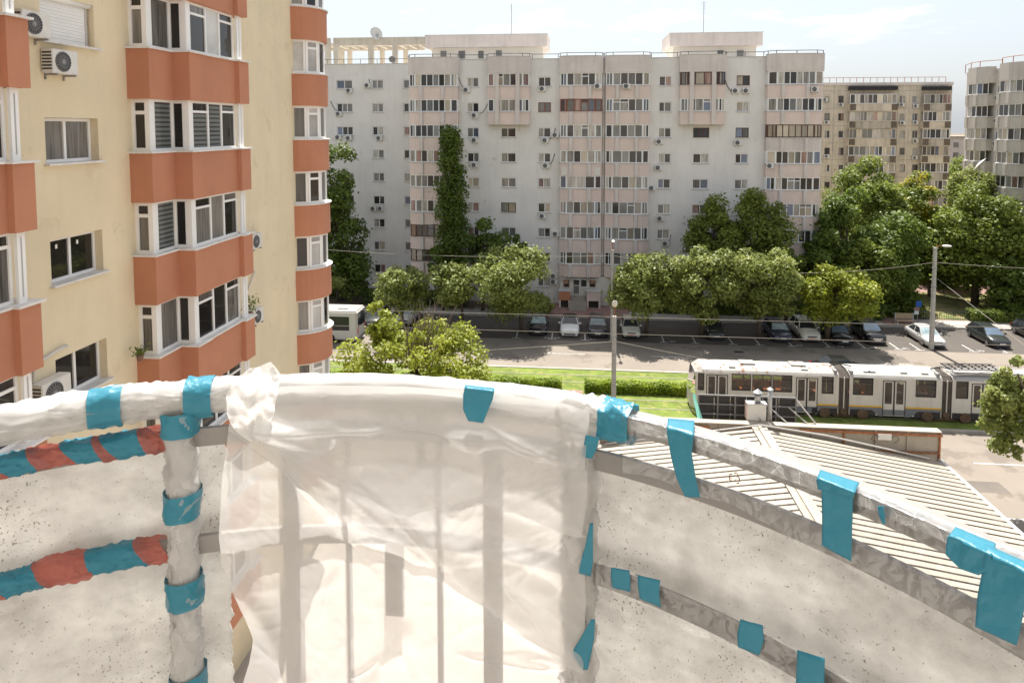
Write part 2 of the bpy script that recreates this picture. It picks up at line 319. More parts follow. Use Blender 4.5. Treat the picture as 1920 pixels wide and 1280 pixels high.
# painted marks
def mark(parent, x0, x1, y0, y1, z): box('painted_line', 'road_paint', parent, ((x0 + x1) / 2, (y0 + y1) / 2, z), (x1 - x0, y1 - y0, .004))
for i in range(-8, 9): mark(road, i * 9.2 - 2.5, i * 9.2 + .9, 58.2, 58.32, .003)
for i in range(-6, 9): mark(near_road, i * 8.0 - .2, i * 8.0 + 2.6, 41.1, 41.22, .003)
mark(near_road, 20.8, 24.2, 35.2, 35.34, .003)
BAYX = [-27, -24.3, -21.6, -18.9, -16.2, -11.3, -5.6, -2.2, .95, 3.6, 8.3, 11.2, 14.6, 17.0, 19.9, 23.2, 26.3, 29.2, 31.0, 35.6, 38.4]
for x in BAYX:
    mark(parking, x - .06, x + .06, 62.3, 64.2, .007); mark(parking, x - .42, x + .42, 62.22, 62.33, .0075)
mark(parking, -13.6, -9.4, 62.4, 62.5, .008); mark(parking, -13.6, -13.5, 62.5, 64.6, .008); mark(parking, -9.5, -9.4, 62.5, 64.6, .008); mark(parking, -13.6, -9.4, 64.6, 64.7, .008)
for sgn in (1, -1): box('painted_line', 'road_paint', parking, (-11.5, 63.55, .0085), (4.4, .09, .003), (0, 0, sgn * .44))
def textmesh(name, txt, size, m, parent, loc, rot=(0, 0, 0), ext=.0):
    cu = bpy.data.curves.new(name, 'FONT'); cu.body = txt; cu.size = size; cu.extrude = ext; cu.align_x = 'CENTER'
    o = bpy.data.objects.new(name, cu); COL.objects.link(o); dg = bpy.context.evaluated_depsgraph_get()
    me = bpy.data.meshes.new_from_object(o.evaluated_get(dg)); bpy.data.objects.remove(o); me.materials.clear(); me.materials.append(M[m])
    o = link(bpy.data.objects.new(name, me), parent, loc); o.rotation_euler = rot; return o
for x, t in [(-2.2, 'R0209'), (1.7, '51'), (9.1, '20'), (20.6, '43'), (24.2, '44'), (27.1, '43'), (29.9, '42'), (36.3, '20')]:
    textmesh('bay_number', t, .62, 'road_paint', parking, (x, 62.35, .012))
for px_, py_, w_, h_, rd in ((-6.5, 56.6, 3.2, 1.1, road), (18.4, 56.0, 5.0, .9, road), (27.5, 59.6, 2.2, 1.6, road), (-17, 57.5, 2.0, 1.4, road), (22.6, 38.4, 2.6, 1.2, near_road), (28.5, 43.2, 4.5, .8, near_road)): box('repair_patch', 'asphalt_patch', rd, (px_, py_, .0022), (w_, h_, .0024))
box('drain_cover', 'black_metal', road, (14.6, 60.2, .004), (.8, .45, .006))
struct('lawn_slab', MB().box(-.9, .6, 48.45, 49.7, .1, .15), 'paving_red')
# ================================================================== WINDOW AND AC BUILDERS
FR = {}
def frame_mesh(w, h, parts, fm, t=.055, d=.07, trans=None):
    """white frame in the XZ plane, centred, facing -Y; parts = pane widths as fractions; trans = transom height fraction per pane or None"""
    key = (round(w, 2), round(h, 2), tuple(parts), fm, t, str(trans))
    if key in FR: return FR[key]
    b = MB(); x0, x1, z0, z1 = -w / 2, w / 2, -h / 2, h / 2
    b.box(x0, x1, -d / 2, d / 2, z0, z0 + t); b.box(x0, x1, -d / 2, d / 2, z1 - t, z1)
    b.box(x0, x0 + t, -d / 2, d / 2, z0 + t, z1 - t); b.box(x1 - t, x1, -d / 2, d / 2, z0 + t, z1 - t)
    tot = sum(parts); xs = [x0 + t / 2]; panes = []
    for i, p in enumerate(parts): xs.append(x0 + t / 2 + (w - t) * sum(parts[:i + 1]) / tot)
    for i in range(1, len(parts)): b.box(xs[i] - t / 2, xs[i] + t / 2, -d / 2, d / 2, z0 + t, z1 - t)
    for i in range(len(parts)):
        a, c = xs[i] + t / 2, xs[i + 1] - t / 2; tr = trans[i] if trans else None
        if tr:
            zt = z0 + h * tr; b.box(a, c, -d / 2, d / 2, zt - t / 2, zt + t / 2)
            panes += [(a, c, z0 + t, zt - t / 2), (a, c, zt + t / 2, z1 - t)]
        else: panes.append((a, c, z0 + t, z1 - t))
    FR[key] = (b.mesh('window_frame', fm), panes); return FR[key]
def window(parent, c, w, h, parts, fm='white_frame', rz=0., sill=True, panes=None, t=.055, trans=None, lo=0, name='window', sillm='sill_grey', sd=.16):
    """c: centre in the thing's frame; rz turns it (0 faces -Y, +90deg faces +X)"""
    me, ps = frame_mesh(w, h, parts, fm, t, .07, trans)
    o = link(bpy.data.objects.new(name, me), parent, c, rz); base = Vector(c)
    for i, (a, b, z0, z1) in enumerate(ps):
        pm = panes[i % len(panes)] if panes else pick_pane(lo)
        if pm not in UNIT: UNIT[pm] = MB().box(-.5, .5, -.5, .5, -.5, .5).mesh('block_' + pm, pm)
        q = bpy.data.objects.new('pane', UNIT[pm]); COL.objects.link(q); q.parent = o; q.location = ((a + b) / 2, .012, (z0 + z1) / 2); q.scale = (b - a, .016, z1 - z0)
    if sill:
        if sillm not in UNIT: UNIT[sillm] = MB().box(-.5, .5, -.5, .5, -.5, .5).mesh('block_' + sillm, sillm)
        q = bpy.data.objects.new('sill', UNIT[sillm]); COL.objects.link(q); q.parent = o; q.location = (0, -sd / 2 - .02, -h / 2 - .028); q.scale = (w + .16, sd + .12, .05)
    return o
def ac_proto():
    r = thing('air_conditioner', 'x', 'air conditioner', local=True)
    b = MB(); b.box(-.40, .40, -.31, -.02, 0, .56)
    for k in range(7): b.box(-.395 + .0, -.393, -.28 + k * .035, -.262 + k * .035, .06, .5)
    me = b.mesh('casing', 'ac_white'); bm = bmesh.new(); bm.from_mesh(me); bmesh.ops.bevel(bm, geom=[e for e in bm.edges if e.calc_length() > .2], offset=.015, segments=2, affect='EDGES'); bm.to_mesh(me); bm.free()
    link(bpy.data.objects.new('casing', me), r, (0, 0, 0))
    f = MB().lathe([(.235, 0), (.235, .012), (.215, .016)], (-.08, -.327, .28), 24, 0, 'y').build('fan_opening', 'ac_dark', r)
    g = MB()
    for k in range(18):
        a = 2 * math.pi * k / 18; g.beam((-.08 + .05 * math.cos(a), -.332, .28 + .05 * math.sin(a)), (-.08 + .225 * math.cos(a + .5), -.332, .28 + .225 * math.sin(a + .5)), .008, .008)
    for rr in (.06, .14, .225): g.tube([(-.08 + rr * math.cos(2 * math.pi * k / 20), -.332, .28 + rr * math.sin(2 * math.pi * k / 20)) for k in range(21)], .006, 4, 0, False)
    g.lathe([(.05, 0), (.05, .01)], (-.08, -.338, .28), 12, 0, 'y')
    g.build('fan_guard', 'ac_grille', f)
    v = MB()
    for k in range(6): v.box(-.404, -.399, -.29, -.05, .08 + k * .075, .12 + k * .075)
    v.build('side_vent', 'ac_dark', r)
    for x in (-.28, .28): MB().box(x - .02, x + .02, -.34, .0, -.045, -.003).box(x - .02, x + .02, -.035, 0, -.14, -.045).build('bracket', 'grey_metal', r)
    return r
AC0 = ac_proto(); AC_USED = [False]
def ac(loc, label, rz=0., group='air conditioners on the facades', s=1.):
    if AC_USED[0]: o = copy_tree(AC0)
    else: o = AC0; AC_USED[0] = True
    o.location = loc; o.rotation_euler = (0, 0, rz); o.scale = (s, s, s); o['label'] = label; o['group'] = group; return o
def hose(parent_label, pts, r=.03):
    b = MB(); b.tube(pts, r, 6); o = b.build('pipe', 'black_metal'); tag(o, parent_label, 'pipe'); return o
# ================================================================== GREY APARTMENT BLOCK across the road
def holes_wall(rects, x0, x1, z0, z1, depth, xf):
    """wall sheet in (a, z) with rectangular openings and their reveals; xf(a, depth, z) -> world"""
    xs = sorted({x0, x1, *[r[0] for r in rects], *[r[1] for r in rects]}); zs = sorted({z0, z1, *[r[2] for r in rects], *[r[3] for r in rects]})
    b = MB()
    for i in range(len(xs) - 1):
        ax = (xs[i] + xs[i + 1]) / 2; col = [r for r in rects if r[0] < ax < r[1]]; z = z0
        spans = []
        for r in sorted(col, key=lambda r: r[2]):
            if r[2] > z: spans.append((z, r[2]))
            z = max(z, r[3])
        if z < z1: spans.append((z, z1))
        for a, c in spans: b.quad(xf(xs[i], 0, a), xf(xs[i + 1], 0, a), xf(xs[i + 1], 0, c), xf(xs[i], 0, c))
    for r in rects:
        a, c, p, q = r
        b.quad(xf(a, 0, p), xf(a, depth, p), xf(a, depth, q), xf(a, 0, q)); b.quad(xf(c, 0, p), xf(c, 0, q), xf(c, depth, q), xf(c, depth, p))
        b.quad(xf(a, 0, q), xf(a, depth, q), xf(c, depth, q), xf(c, 0, q)); b.quad(xf(a, 0, p), xf(c, 0, p), xf(c, depth, p), xf(a, depth, p))
    return b
def xf_front(Y): return lambda a, d, z: (a, Y + d, z)
YM, YL, YB = 75.0, 80.0, 73.9
blk = thing('apartment_block', 'long grey nine storey apartment block with pink glazed balcony bays', 'building', (0, YM, 0))
def X_at(px, Y): return onY(px, 240, Y).x
BX = {k: (X_at(a, YB), X_at(b, YB)) for k, (a, b) in {1: (765.4, 858.3), 2: (913, 993), 3: (1049, 1129.7), 4: (1134.7, 1219), 5: (1275, 1361), 6: (1439, 1544.5)}.items()}
cols = {'A': (632, 662, 0, 8, YL), 'B': (698.4, 719.6, 0, 9, YL), 'C': (757, 779, 0, 9, YL), 'D': (876, 898, 0, 9, YM), 'E': (939.5, 967.5, 2, 9, YM), 'F': (1009, 1033, 0, 9, YM), 'G': (1234.6, 1258.5, 0, 9, YM), 'H': (1299.8, 1330, 2, 9, YM), 'I': (1379.4, 1404, 0, 9, YM)}
dark_f = {('H', 2), ('I', 0), ('I', 2), ('E', 5)}; red_f = {('F', 1)}
WROW = {}
main_r, wing_r = [], []
for cn_, (a, b, k0, k1, Y) in cols.items():
    xa, xb = X_at(a, Y), X_at(b, Y)
    for k in range(k0, k1):
        zc = (25.14 - 2.83 * k) if Y == YM else (25.32 - 2.845 * k); hh = .54
        r = (xa, xb, zc - hh, zc + hh); (main_r if Y == YM else wing_r).append(r)
        fm = 'brown_frame' if (cn_, k) in dark_f else 'red_wood_frame' if (cn_, k) in red_f else 'white_frame'
        WROW[cn_, k] = ((xa + xb) / 2, zc)
        parts = rnd.choice([(1, 1), (1, 1), (1, 1.25), (1.2, 1)]) if xb - xa < 1.7 else rnd.choice([(1, 1, 1), (1, 1), (1, 1, 1)])
        window(blk, ((xa + xb) / 2, Y + .13, zc), xb - xa - .012, 2 * hh - .012, parts, fm, lo=3, t=.08)
XR = BX[6][1]
holes_wall(main_r, BX[1][0] + .25, XR - .1, 0, 27.65, .2, xf_front(YM)).build('front_wall', 'plaster_grey', blk)
holes_wall(wing_r, -62, BX[1][0] + .6, 0, 27.75, .2, xf_front(YL)).build('wing_wall', 'plaster_grey', blk)
core = MB(); core.box(BX[1][0] + .3, XR - .3, YM + .22, 88, 0, 27.2); core.box(-61.9, BX[1][0] + .3, YL + .22, 93, 0, 27.2); core.build('core', 'plaster_grey', blk)
cp = MB(); cp.box(BX[1][0] + .2, XR - .05, YM - .06, YM + .3, 27.65, 27.72); cp.box(-62, BX[1][0] + .6, YL - .06, YL + .3, 27.75, 27.82); cp.build('parapet_coping', 'sill_grey', blk)
def bayplan(x0, x1, yf, yw, c=.75, ret=.42, g=0.):
    return [(x0 - g, yw), (x0 - g, yf + ret), (x0 + c - g * .4, yf - g), (x1 - c + g * .4, yf - g), (x1 + g, yf + ret), (x1 + g, yw)]
ZT0, ST, WH = 26.02, 2.83, 1.38
def facet_window(parent, p, q, z0, z1, parts, fm, lo=0, trans=None, panes=None):
    p, q = Vector((p[0], p[1], 0)), Vector((q[0], q[1], 0)); d = q - p; L = d.length
    return window(parent, ((p.x + q.x) / 2, (p.y + q.y) / 2, (z0 + z1) / 2), L, z1 - z0, parts, fm, math.atan2(d.y, d.x), False, panes, .085, trans, lo, 'balcony_window')
dark_bay = {(3, 1): 'red_wood_frame', (6, 2): 'brown_frame', (5, 0): 'brown_frame', (1, 6): 'brown_frame', (1, 7): 'brown_frame'}
def bay(i, floors, mat_top='plaster_taupe', full_pilaster=False):
    x0, x1 = BX[i]; w = x1 - x0; c = .75 if i != 6 else .9; yw = YM + .01
    P = bayplan(x0, x1, YB, yw, c); o = None
    top = MB(); top.prism(bayplan(x0, x1, YB, yw, c, .42, .05), ZT0, 27.85); t = top.build('roof_parapet', mat_top, blk, (0, 0, 0) if False else (0, 0, 0)) if False else None
    b = MB(); b.prism(bayplan(x0, x1, YB, yw, c, .42, .05), ZT0, 27.85); b.build('roof_parapet', mat_top, blk)
    b = MB(); b.prism(bayplan(x0, x1, YB, yw, c, .42, .09), 27.852, 27.90); b.build('parapet_coping', 'sill_grey', blk)
    if full_pilaster:
        for xx in (x0 + w * .24, x0 + w * .72): bbox('pilaster', 'plaster_taupe', blk, xx - .22, xx + .22, YB - .2, YB + .2, ZT0 - ST * floors, ZT0)
    for k in range(floors):
        z1 = ZT0 - ST * k; z0 = z1 - WH; zb = z1 - ST
        fm = dark_bay.get((i, k), 'white_frame')
        par = MB(); par.prism(bayplan(x0, x1, YB, yw, c, .42, -.03), zb, z0 - .06); pm = 'plaster_taupe' if (i == 6 and k == 2) else 'plaster_pink'
        pr = par.build('balcony_parapet', pm, blk)
        s = MB(); s.prism(bayplan(x0, x1, YB, yw, c, .42, .07), z0 - .06, z0 - .005); s.build('sill', 'sill_grey', pr)
        s = MB(); s.prism(bayplan(x0, x1, YB, yw, c, .42, -.12), zb - .05, zb - .002); s.build('slab_edge', 'sill_grey', pr)
        if not full_pilaster:
            for xx, sg in ((x0 + w * .265, -1), (x0 + w * .70, 1)):
                b = MB(); n = .19; zz0, zz1 = zb + .02, z0 - .062
                b.prism([(xx - n * 1.5, YB + .1), (xx - n * .9, YB - .20), (xx + n * .9, YB - .20), (xx + n * 1.5, YB + .1)], zz0, zz1); b.build('pilaster', 'plaster_taupe', pr)
        ip = bayplan(x0, x1, YB, yw, c, .42, -.10)
        nb = rnd.choice([(1, 1), (1, 1.4), (1.3, 1)]); tr = None
        lo = 1
        pn = ['pane_beige'] if (i, k) == (6, 2) else None
        facet_window(blk, ip[1], ip[2], z0, z1, rnd.choice([(1,), (1, 1), (1, .6)]), fm, lo, panes=pn)
        cpn = rnd.choice([(1, 1, 1), (1, 1.2, 1, 1), (1.3, 1, 1, .8), (1, 1, 1, 1)]) if w < 5.5 else (1, 1, 1.1, 1, 1, 1)
        trs = [(.72 if rnd.random() < .12 else None) for _ in cpn]
        facet_window(blk, ip[2], ip[3], z0, z1, cpn, fm, lo, trs, panes=pn)
        facet_window(blk, ip[3], ip[4], z0, z1, rnd.choice([(1,), (1, 1), (.6, 1)]), fm, lo, panes=pn)
        for e in (0, 1):
            xa = ip[0][0] if e == 0 else ip[5][0]; bbox('side_panel', fm, blk, xa - .03, xa + .03, YB + .42, yw, z0, z1)
bay(1, 8); bay(2, 2, full_pilaster=True); bay(3, 8); bay(4, 8); bay(5, 2, full_pilaster=True); bay(6, 8)
box('wall_vent', 'plaster_white', blk, (BX[3][0] + .55, YB + .12, 15.2), (.7, .2, .9)); box('wall_vent', 'plaster_white', blk, (BX[3][1] - .55, YB + .12, 15.2), (.7, .2, .9))
for x0, x1 in (BX[2], BX[5]): bbox('bay_floor', 'sill_grey', blk, x0 + .1, x1 - .1, YB + .4, YM, ZT0 - 2 * ST - .12, ZT0 - 2 * ST - .051)
bbox('downpipe', 'plaster_grey', blk, BX[3][1] + .05, BX[4][0] - .05, YM - .2, YM, 3.4, 27.6)
bbox('downpipe', 'black_metal', blk, BX[1][0] + 2.85, BX[1][0] + 2.92, YB - .22, YB - .15, 3.2, 9.2)
# ground floor below the twin bays, shop entrance, stairs
x0, x1 = BX[3][0], BX[4][1]
gf = MB(); gf.box(x0 + .15, x1 - .15, YB + .45, YM, .1, ZT0 - 8 * ST - .05); gf.build('ground_floor_wall', 'plaster_white', blk)
for i in (1, 6): MB().box(BX[i][0] + .4, BX[i][1] - .4, YB + .5, YM, .1, ZT0 - 8 * ST - .05).build('ground_floor_wall', 'plaster_grey', blk)
yd = YB + .40
def shop(px0, px1, py0, py1, name, parts, fm='white_frame', panes=('pane_dark',), trans=None):
    a, b = onY(px0, py1, yd), onY(px1, py0, yd); return window(blk, ((a.x + b.x) / 2, yd, (a.z + b.z) / 2), b.x - a.x, b.z - a.z, parts, fm, 0, False, panes, .06, trans, name=name)
shop(1074, 1087, 521, 552, 'shop_door', (1,), panes=('pane_grey', 'pane_dark'), trans=[.55]); shop(1088.5, 1101, 521, 538, 'shop_window', (1,))
bbox('shop_canopy', 'sill_grey', blk, x0 + .2, x0 + 4.4, YB + .1, YB + .45, 3.05, 3.16)
for px0, px1, lab in ((1056, 1068, 'brown portrait poster left of the shop door'), (1105, 1117, 'warm brown poster right of the shop door')):
    a, b = onY(px0, 538, yd - .02), onY(px1, 521.5, yd - .02); p = thing('poster', lab, 'poster', ((a.x + b.x) / 2, yd - .03, a.z))
    bbox('poster_frame', 'white_frame', p, a.x - .04, b.x + .04, yd - .01, yd + .02, a.z - .04, b.z + .04); bbox('poster_print', 'poster_a', p, a.x, b.x, yd - .03, yd - .012, a.z, b.z)
    cx = (a.x + b.x) / 2; MB().lathe([(.02, 0), (.16, .02), (.17, .025)], (cx, yd - .055, a.z + .62), 14, 0, 'y').build('printed_face', 'skin', p); bbox('printed_shirt', 'hair', p, cx - .25, cx + .25, yd - .05, yd - .031, a.z + .03, a.z + .38)
st = thing('entrance_stairs', 'stone steps with landing leading up to the shop door', 'stairs', (onY(1080, 560, 73).x, 73, .13))
sx0, sx1 = onY(1067.5, 556, YB).x, onY(1099, 556, YB).x; n = 8; ztop = 1.18
for k in range(n): bbox('step', 'stair_stone', st, sx0, sx1, 71.75 + k * .29, 74.2, .13 + k * (ztop - .13) / n, .13 + (k + 1) * (ztop - .13) / n - .001)
for k in range(n): bbox('tread_edge', 'kerb_stone', st, sx0, sx1, 71.74 + k * .29, 71.80 + k * .29, .1325 + (k + 1) * (ztop - .13) / n - .005, .1325 + (k + 1) * (ztop - .13) / n + .01)
for px0, px1, lab in ((1048, 1069, 'pink rendered planter wall left of the entrance steps'), (1100, 1126, 'pink rendered planter wall right of the entrance steps')):
    a, b = onY(px0, 572, 73.1), onY(px1, 545, 73.1); w_ = thing('planter_wall', lab, 'wall', ((a.x + b.x) / 2, 73.5, .13))
    bbox('panel', 'plaster_red' if px0 < 1060 else 'plaster_pink', w_, a.x, b.x, 73.0, 73.2, .95, 1.95); bbox('cap', 'sill_grey', w_, a.x - .05, b.x + .05, 72.95, 74.2, 1.952, 2.0)
    for xx in (a.x + .1, b.x - .1): bbox('pier', 'plaster_pink', w_, xx - .1, xx + .1, 73.0, 73.25, .13, .949)
    bbox('void', 'dark_recess', w_, a.x + .2, b.x - .2, 73.3, 74.2, .13, 1.95)
# roof: railing, penthouses, pergola
rl = MB(); path = []
order = [1, 2, 3, 4, 5, 6]; ZR = 28.22
for i in order:
    x0, x1 = BX[i]; path += [(x0 - .2, YM + .25), (x0 + .05, YB + .6), (x0 + .8, YB + .2), (x1 - .8, YB + .2), (x1 - .05, YB + .6), (x1 + .2, YM + .25)]
rl.tube([(p[0], p[1], ZR) for p in path], .035, 5); ro = rl.build('roof_railing', 'black_metal', blk)
for i in range(len(path) - 1):
    a, b = Vector(path[i]), Vector(path[i + 1]); L = (b - a).length; m = max(1, int(L / 1.7))
    for j in range(m): p = a + (b - a) * (j / m); bbox('railing_post', 'black_metal', ro, p.x - .03, p.x + .03, p.y - .03, p.y + .03, 27.6, ZR)
rl = MB().tube([(-62, YL + .3, 28.4), (BX[1][0], YL + .3, 28.4)], .03, 5); ro = rl.build('roof_railing', 'black_metal', blk)
for k in range(20): x = -60 + k * 2.1; bbox('railing_post', 'black_metal', ro, x - .025, x + .025, YL + .28, YL + .32, 27.7, 28.4)
def penthouse(pxa, pxb, pya, pyb, Y, wa, wb, wins, antenna):
    a, b = onY(pxa, pya, Y), onY(pxb, pyb, Y); w0, w1 = onY(wa, pyb, Y + .8).x, onY(wb, pyb, Y + .8).x
    h = MB().box(w0, w1, Y + .8, Y + 6, 27, b.z).build('roof_house', 'plaster_white', blk); bbox('fascia', 'plaster_taupe', h, a.x, b.x, Y, Y + 7, b.z, a.z); bbox('fascia_cap', 'sill_grey', h, a.x - .05, b.x + .05, Y - .05, Y + 7.05, a.z + .002, a.z + .06)
    for (p0, p1, q0) in wins: c = onY(p0, q0, Y + .8); d = onY(p1, q0 + 14, Y + .8); bbox('roof_door', 'pane_grey', h, c.x, d.x, Y + .74, Y + .79, d.z, c.z)
    c = onY(antenna[0], antenna[1], Y + 1.5); m = thing('roof_antenna', antenna[2], 'antenna', (c.x, Y + 1.5, a.z + .06)); MB().tube([(c.x, Y + 1.5, a.z), (c.x, Y + 1.5, c.z)], .035, 5).build('mast', 'grey_metal', m)
    for j in range(4): MB().tube([(c.x - .35 + j * .03, Y + 1.5, c.z - .12 - j * .25), (c.x + .35 - j * .03, Y + 1.5, c.z - .12 - j * .25)], .015, 4).build('crossbar', 'grey_metal', m)
penthouse(797, 1026, 67, 87, 80, 810, 1018, [(826, 837, 96), (860, 872, 96), (897, 907, 96), (930, 941, 95)], (959, 8, 'thin mast antenna on the left penthouse roof'))
penthouse(1256, 1430, 63, 85, 79, 1262, 1418, [(1345, 1356, 95), (1382, 1394, 95)], (1320, 3, 'thin mast antenna on the right penthouse roof'))
bp = onY(600, 78, 83); pz = bp.z - .35
pg = thing('roof_pergola', 'pale concrete pergola frame on the roof of the grey block', 'pergola', (-28, 83, 27.2))
pxs = [(590, 612), (634, 695), (697, 740), (743, 800)]
for a, b in pxs: bbox('beam', 'concrete_pale', pg, onY(a, 80, 83).x, onY(b, 80, 83).x, 82.8, 83.3, pz - .25, pz + .75)
for k in range(12): x = onY(592 + k * 19, 80, 83).x; bbox('rafter', 'concrete_pale', pg, x - .15, x + .15, 83.31, 88, pz - .15, pz + .35)
bbox('beam', 'concrete_pale', pg, onY(585, 80, 88).x, onY(795, 80, 88).x, 88.01, 88.4, pz - .3, pz + .5)
for p in (615, 631, 696, 741): x = onY(p, 100, 83).x; bbox('post', 'concrete_pale', pg, x - .32, x + .32, 82.75, 83.25, 27.0, pz + .74)
for p in (598, 640, 655, 716, 760): x = onY(p, 100, 88).x; bbox('post', 'concrete_pale', pg, x - .3, x + .3, 88.02, 88.38, 27.0, pz - .3)
c = onY(706, 63, 82.6); ds = thing('satellite_dish', 'large white satellite dish standing on the roof pergola', 'satellite dish', (c.x, 82.6, pz + .75))
dm = MB(); prof = [(.02, .30), (.3, .26), (.6, .14), (.85, 0), (.86, .03), (.6, .18), (.3, .30), (.02, .34)]; dm.lathe(prof, (0, 0, 0), 24, 0, 'y'); d_ = dm.build('dish', 'ac_white', ds, (c.x, 82.6, c.z), True); d_.rotation_euler = (rad(-15), 0, rad(48))
MB().tube([(c.x, 82.9, pz + .7), (c.x, 82.8, c.z)], .06, 6).build('mount', 'grey_metal', ds); MB().tube([(c.x + .2, 82.3, c.z - .6), (c.x + .55, 81.8, c.z + .05)], .03, 5).build('feed_arm', 'grey_metal', ds)
for p, q, lab in ((735, 113, 'small dish on the roof railing of the left wing'),):
    c = onY(p, q, YL + .5); d2 = thing('small_dish', lab, 'satellite dish', (c.x, YL + .5, 27.8)); dm = MB().lathe([(.02, .1), (.25, .05), (.4, 0), (.25, .08), (.02, .13)], (0, 0, 0), 16, 0, 'y').build('dish', 'grey_metal', d2, (c.x, YL + .5, c.z + .1), True); MB().tube([(c.x, YL + .6, 27.3), (c.x, YL + .6, c.z + .1)], .03, 5).build('mount', 'grey_metal', d2)
# AC units on the block
ACS = [(654.4, 170, YL), (688.8, 160.4, YL), (635, 213.7, YL), (634, 257.4, YL), (653.8, 259, YL), (711, 259, YL), (700, 391, YL), (713.5, 391, YL), (874.4, 168.9, YM), (889.7, 216.4, YM), (889.7, 263, YM), (889.5, 309.4, YM), (1016.9, 166.7, YM), (1022.3, 263.2, YM), (1041.2, 253.3, YM), (1023.4, 310.5, YM),
       (1120.7, 162, YB), (1174.7, 162, YB), (1236, 265.7, YM), (1234.3, 314.6, YM), (1222, 352.6, YM), (1379, 170.6, YM), (1399, 170.6, YM), (1383.6, 267.7, YM), (1527, 167.8, YB), (1442.7, 311, YB), (1017, 405, YM), (1041.8, 438.4, YM), (1038, 517, YM), (1038, 527.7, YM), (1237.5, 409.6, YM), (1247.4, 456.5, YM)]
def colname(px):
    for lim, nm in ((670, 'left wing first window column'), (740, 'left wing second window column'), (900, 'column right of the poplar bay'), (1045, 'column left of the twin bays'), (1130, 'left twin balcony bay'), (1215, 'right twin balcony bay'), (1262, 'column right of the twin bays'), (1410, 'column before the end bay')):
        if px < lim: return nm
    return 'right end balcony bay'
seen = {}
for px, py, Y in ACS:
    c = onY(px, py, Y - .18); fl = ORD[max(0, min(9, int((26.1 - c.z) / 2.83)))]; key = (fl, colname(px)); n_ = seen.get(key, 0); seen[key] = n_ + 1
    side = ['', ' right-hand one', ' third one'][n_] if (px, py) != (1038, 527.7) else ' lower one'
    ac((c.x, Y - (.0 if Y != YB else .12), c.z - .28), 'AC unit on the grey block, %s row, %s%s' % (fl, colname(px), ',' + side if side else ''), group='air conditioners on the grey block')
def wirepipe(px0, py0, px1, py1, Y, lab):
    a, b = onY(px0, py0, Y - .05), onY(px1, py1, Y - .05); pts = [a + (b - a) * t + Vector((0, 0, -.25 * math.sin(math.pi * t))) for t in [0, .2, .4, .6, .8, 1]]
    tag(MB().tube(pts, .035, 5).build('conduit', 'black_metal'), lab, 'cable')
for i, (a, b, c, d, Y) in enumerate([(692, 148, 694, 160, YL), (620, 190, 632, 208, YL), (665, 280, 664, 300, YL), (860, 145, 870, 165, YM), (914, 195, 900, 213, YM), (1042, 240, 1030, 262, YM), (1040, 288, 1031, 308, YM), (893, 240, 896, 262, YM), (1359, 148, 1372, 172, YM), (1258, 440, 1252, 452, YM)]):
    wirepipe(a, b, c, d, Y, 'dark conduit on the grey wall, %s row, %s' % (ORD[max(0, min(9, int((26.1 - onY(c, d, Y).z) / 2.83)))], colname(c)))
# ================================================================== CREAM AND RED BLOCK on the left (wall in the plane X = XW, facing +X)
XW = -12.3
def YW(px, X): return onX(px, 250, X).y
cb = thing('cream_building', 'cream rendered apartment building with terracotta red balcony bays', 'building', (XW, 20, 0))
xf_side = lambda a, d, z: (XW - d, a, z)
SZ, SS = 22.22, 2.875                 # sill height of the top full bay row, storey height
wins = []
wy0, wy1 = onX(82, 223, XW).y, onX(182, 223, XW).y
rows = []
for k in range(-3, 7):
    zt = 20.24 - SS * k + SS * 0; z0 = zt - 1.08
    rows.append((k, z0, zt)); wins.append((wy0 + .02, wy1 + .02, z0, zt))
holes_wall(wins, 4, 31.2, 0, 32, .30, xf_side).build('side_wall', 'plaster_cream', cb)
MB().box(XW - 12, XW - .75, 4, 31.2, 0, 32).build('core', 'dark_recess', cb)
MB().quad((XW - 12, 31.2, 0), (XW, 31.2, 0), (XW, 31.2, 32), (XW - 12, 31.2, 32)).quad((XW - 12, 4, 32), (XW, 4, 32), (XW, 31.2, 32), (XW - 12, 31.2, 32)).quad((XW - 12, 4, 0), (XW, 4, 0), (XW, 4, 32), (XW - 12, 4, 32)).build('end_wall', 'plaster_cream', cb)
pane_mat('pane_room', (.028, .025, .022), None, 8, .03, .55); pane_mat('pane_blind', (.10, .12, .12), None, 8, .05, .5); pane_mat('pane_curtain_dark', (.10, .095, .085), (.19, .175, .155), 30, .05, .5)
pane_mat('pane_milk', (.50, .49, .46), None, 4, .15, .4)
def zebra(name):
    m = bpy.data.materials.new(name); m.use_nodes = True; nt = m.node_tree; b = nt.nodes['Principled BSDF']; L = nt.links.new; b.inputs['Roughness'].default_value = .06
    g = _n(nt, 'ShaderNodeNewGeometry'); sx = _n(nt, 'ShaderNodeSeparateXYZ'); L(g.outputs['Position'], sx.inputs[0]); mu = _n(nt, 'ShaderNodeMath'); mu.operation = 'MULTIPLY'; mu.inputs[1].default_value = 7.5; L(sx.outputs['Z'], mu.inputs[0])
    fr = _n(nt, 'ShaderNodeMath'); fr.operation = 'FRACT'; L(mu.outputs[0], fr.inputs[0]); gt = _n(nt, 'ShaderNodeMath'); gt.operation = 'GREATER_THAN'; gt.inputs[1].default_value = .42; L(fr.outputs[0], gt.inputs[0])
    mi = _n(nt, 'ShaderNodeMix', data_type='RGBA'); mi.inputs['A'].default_value = (.055, .05, .045, 1); mi.inputs['B'].default_value = (.155, .175, .17, 1); L(gt.outputs[0], mi.inputs['Factor']); L(mi.outputs['Result'], b.inputs['Base Color']); M[name] = m
zebra('pane_zebra')
PXF = math.pi / 2
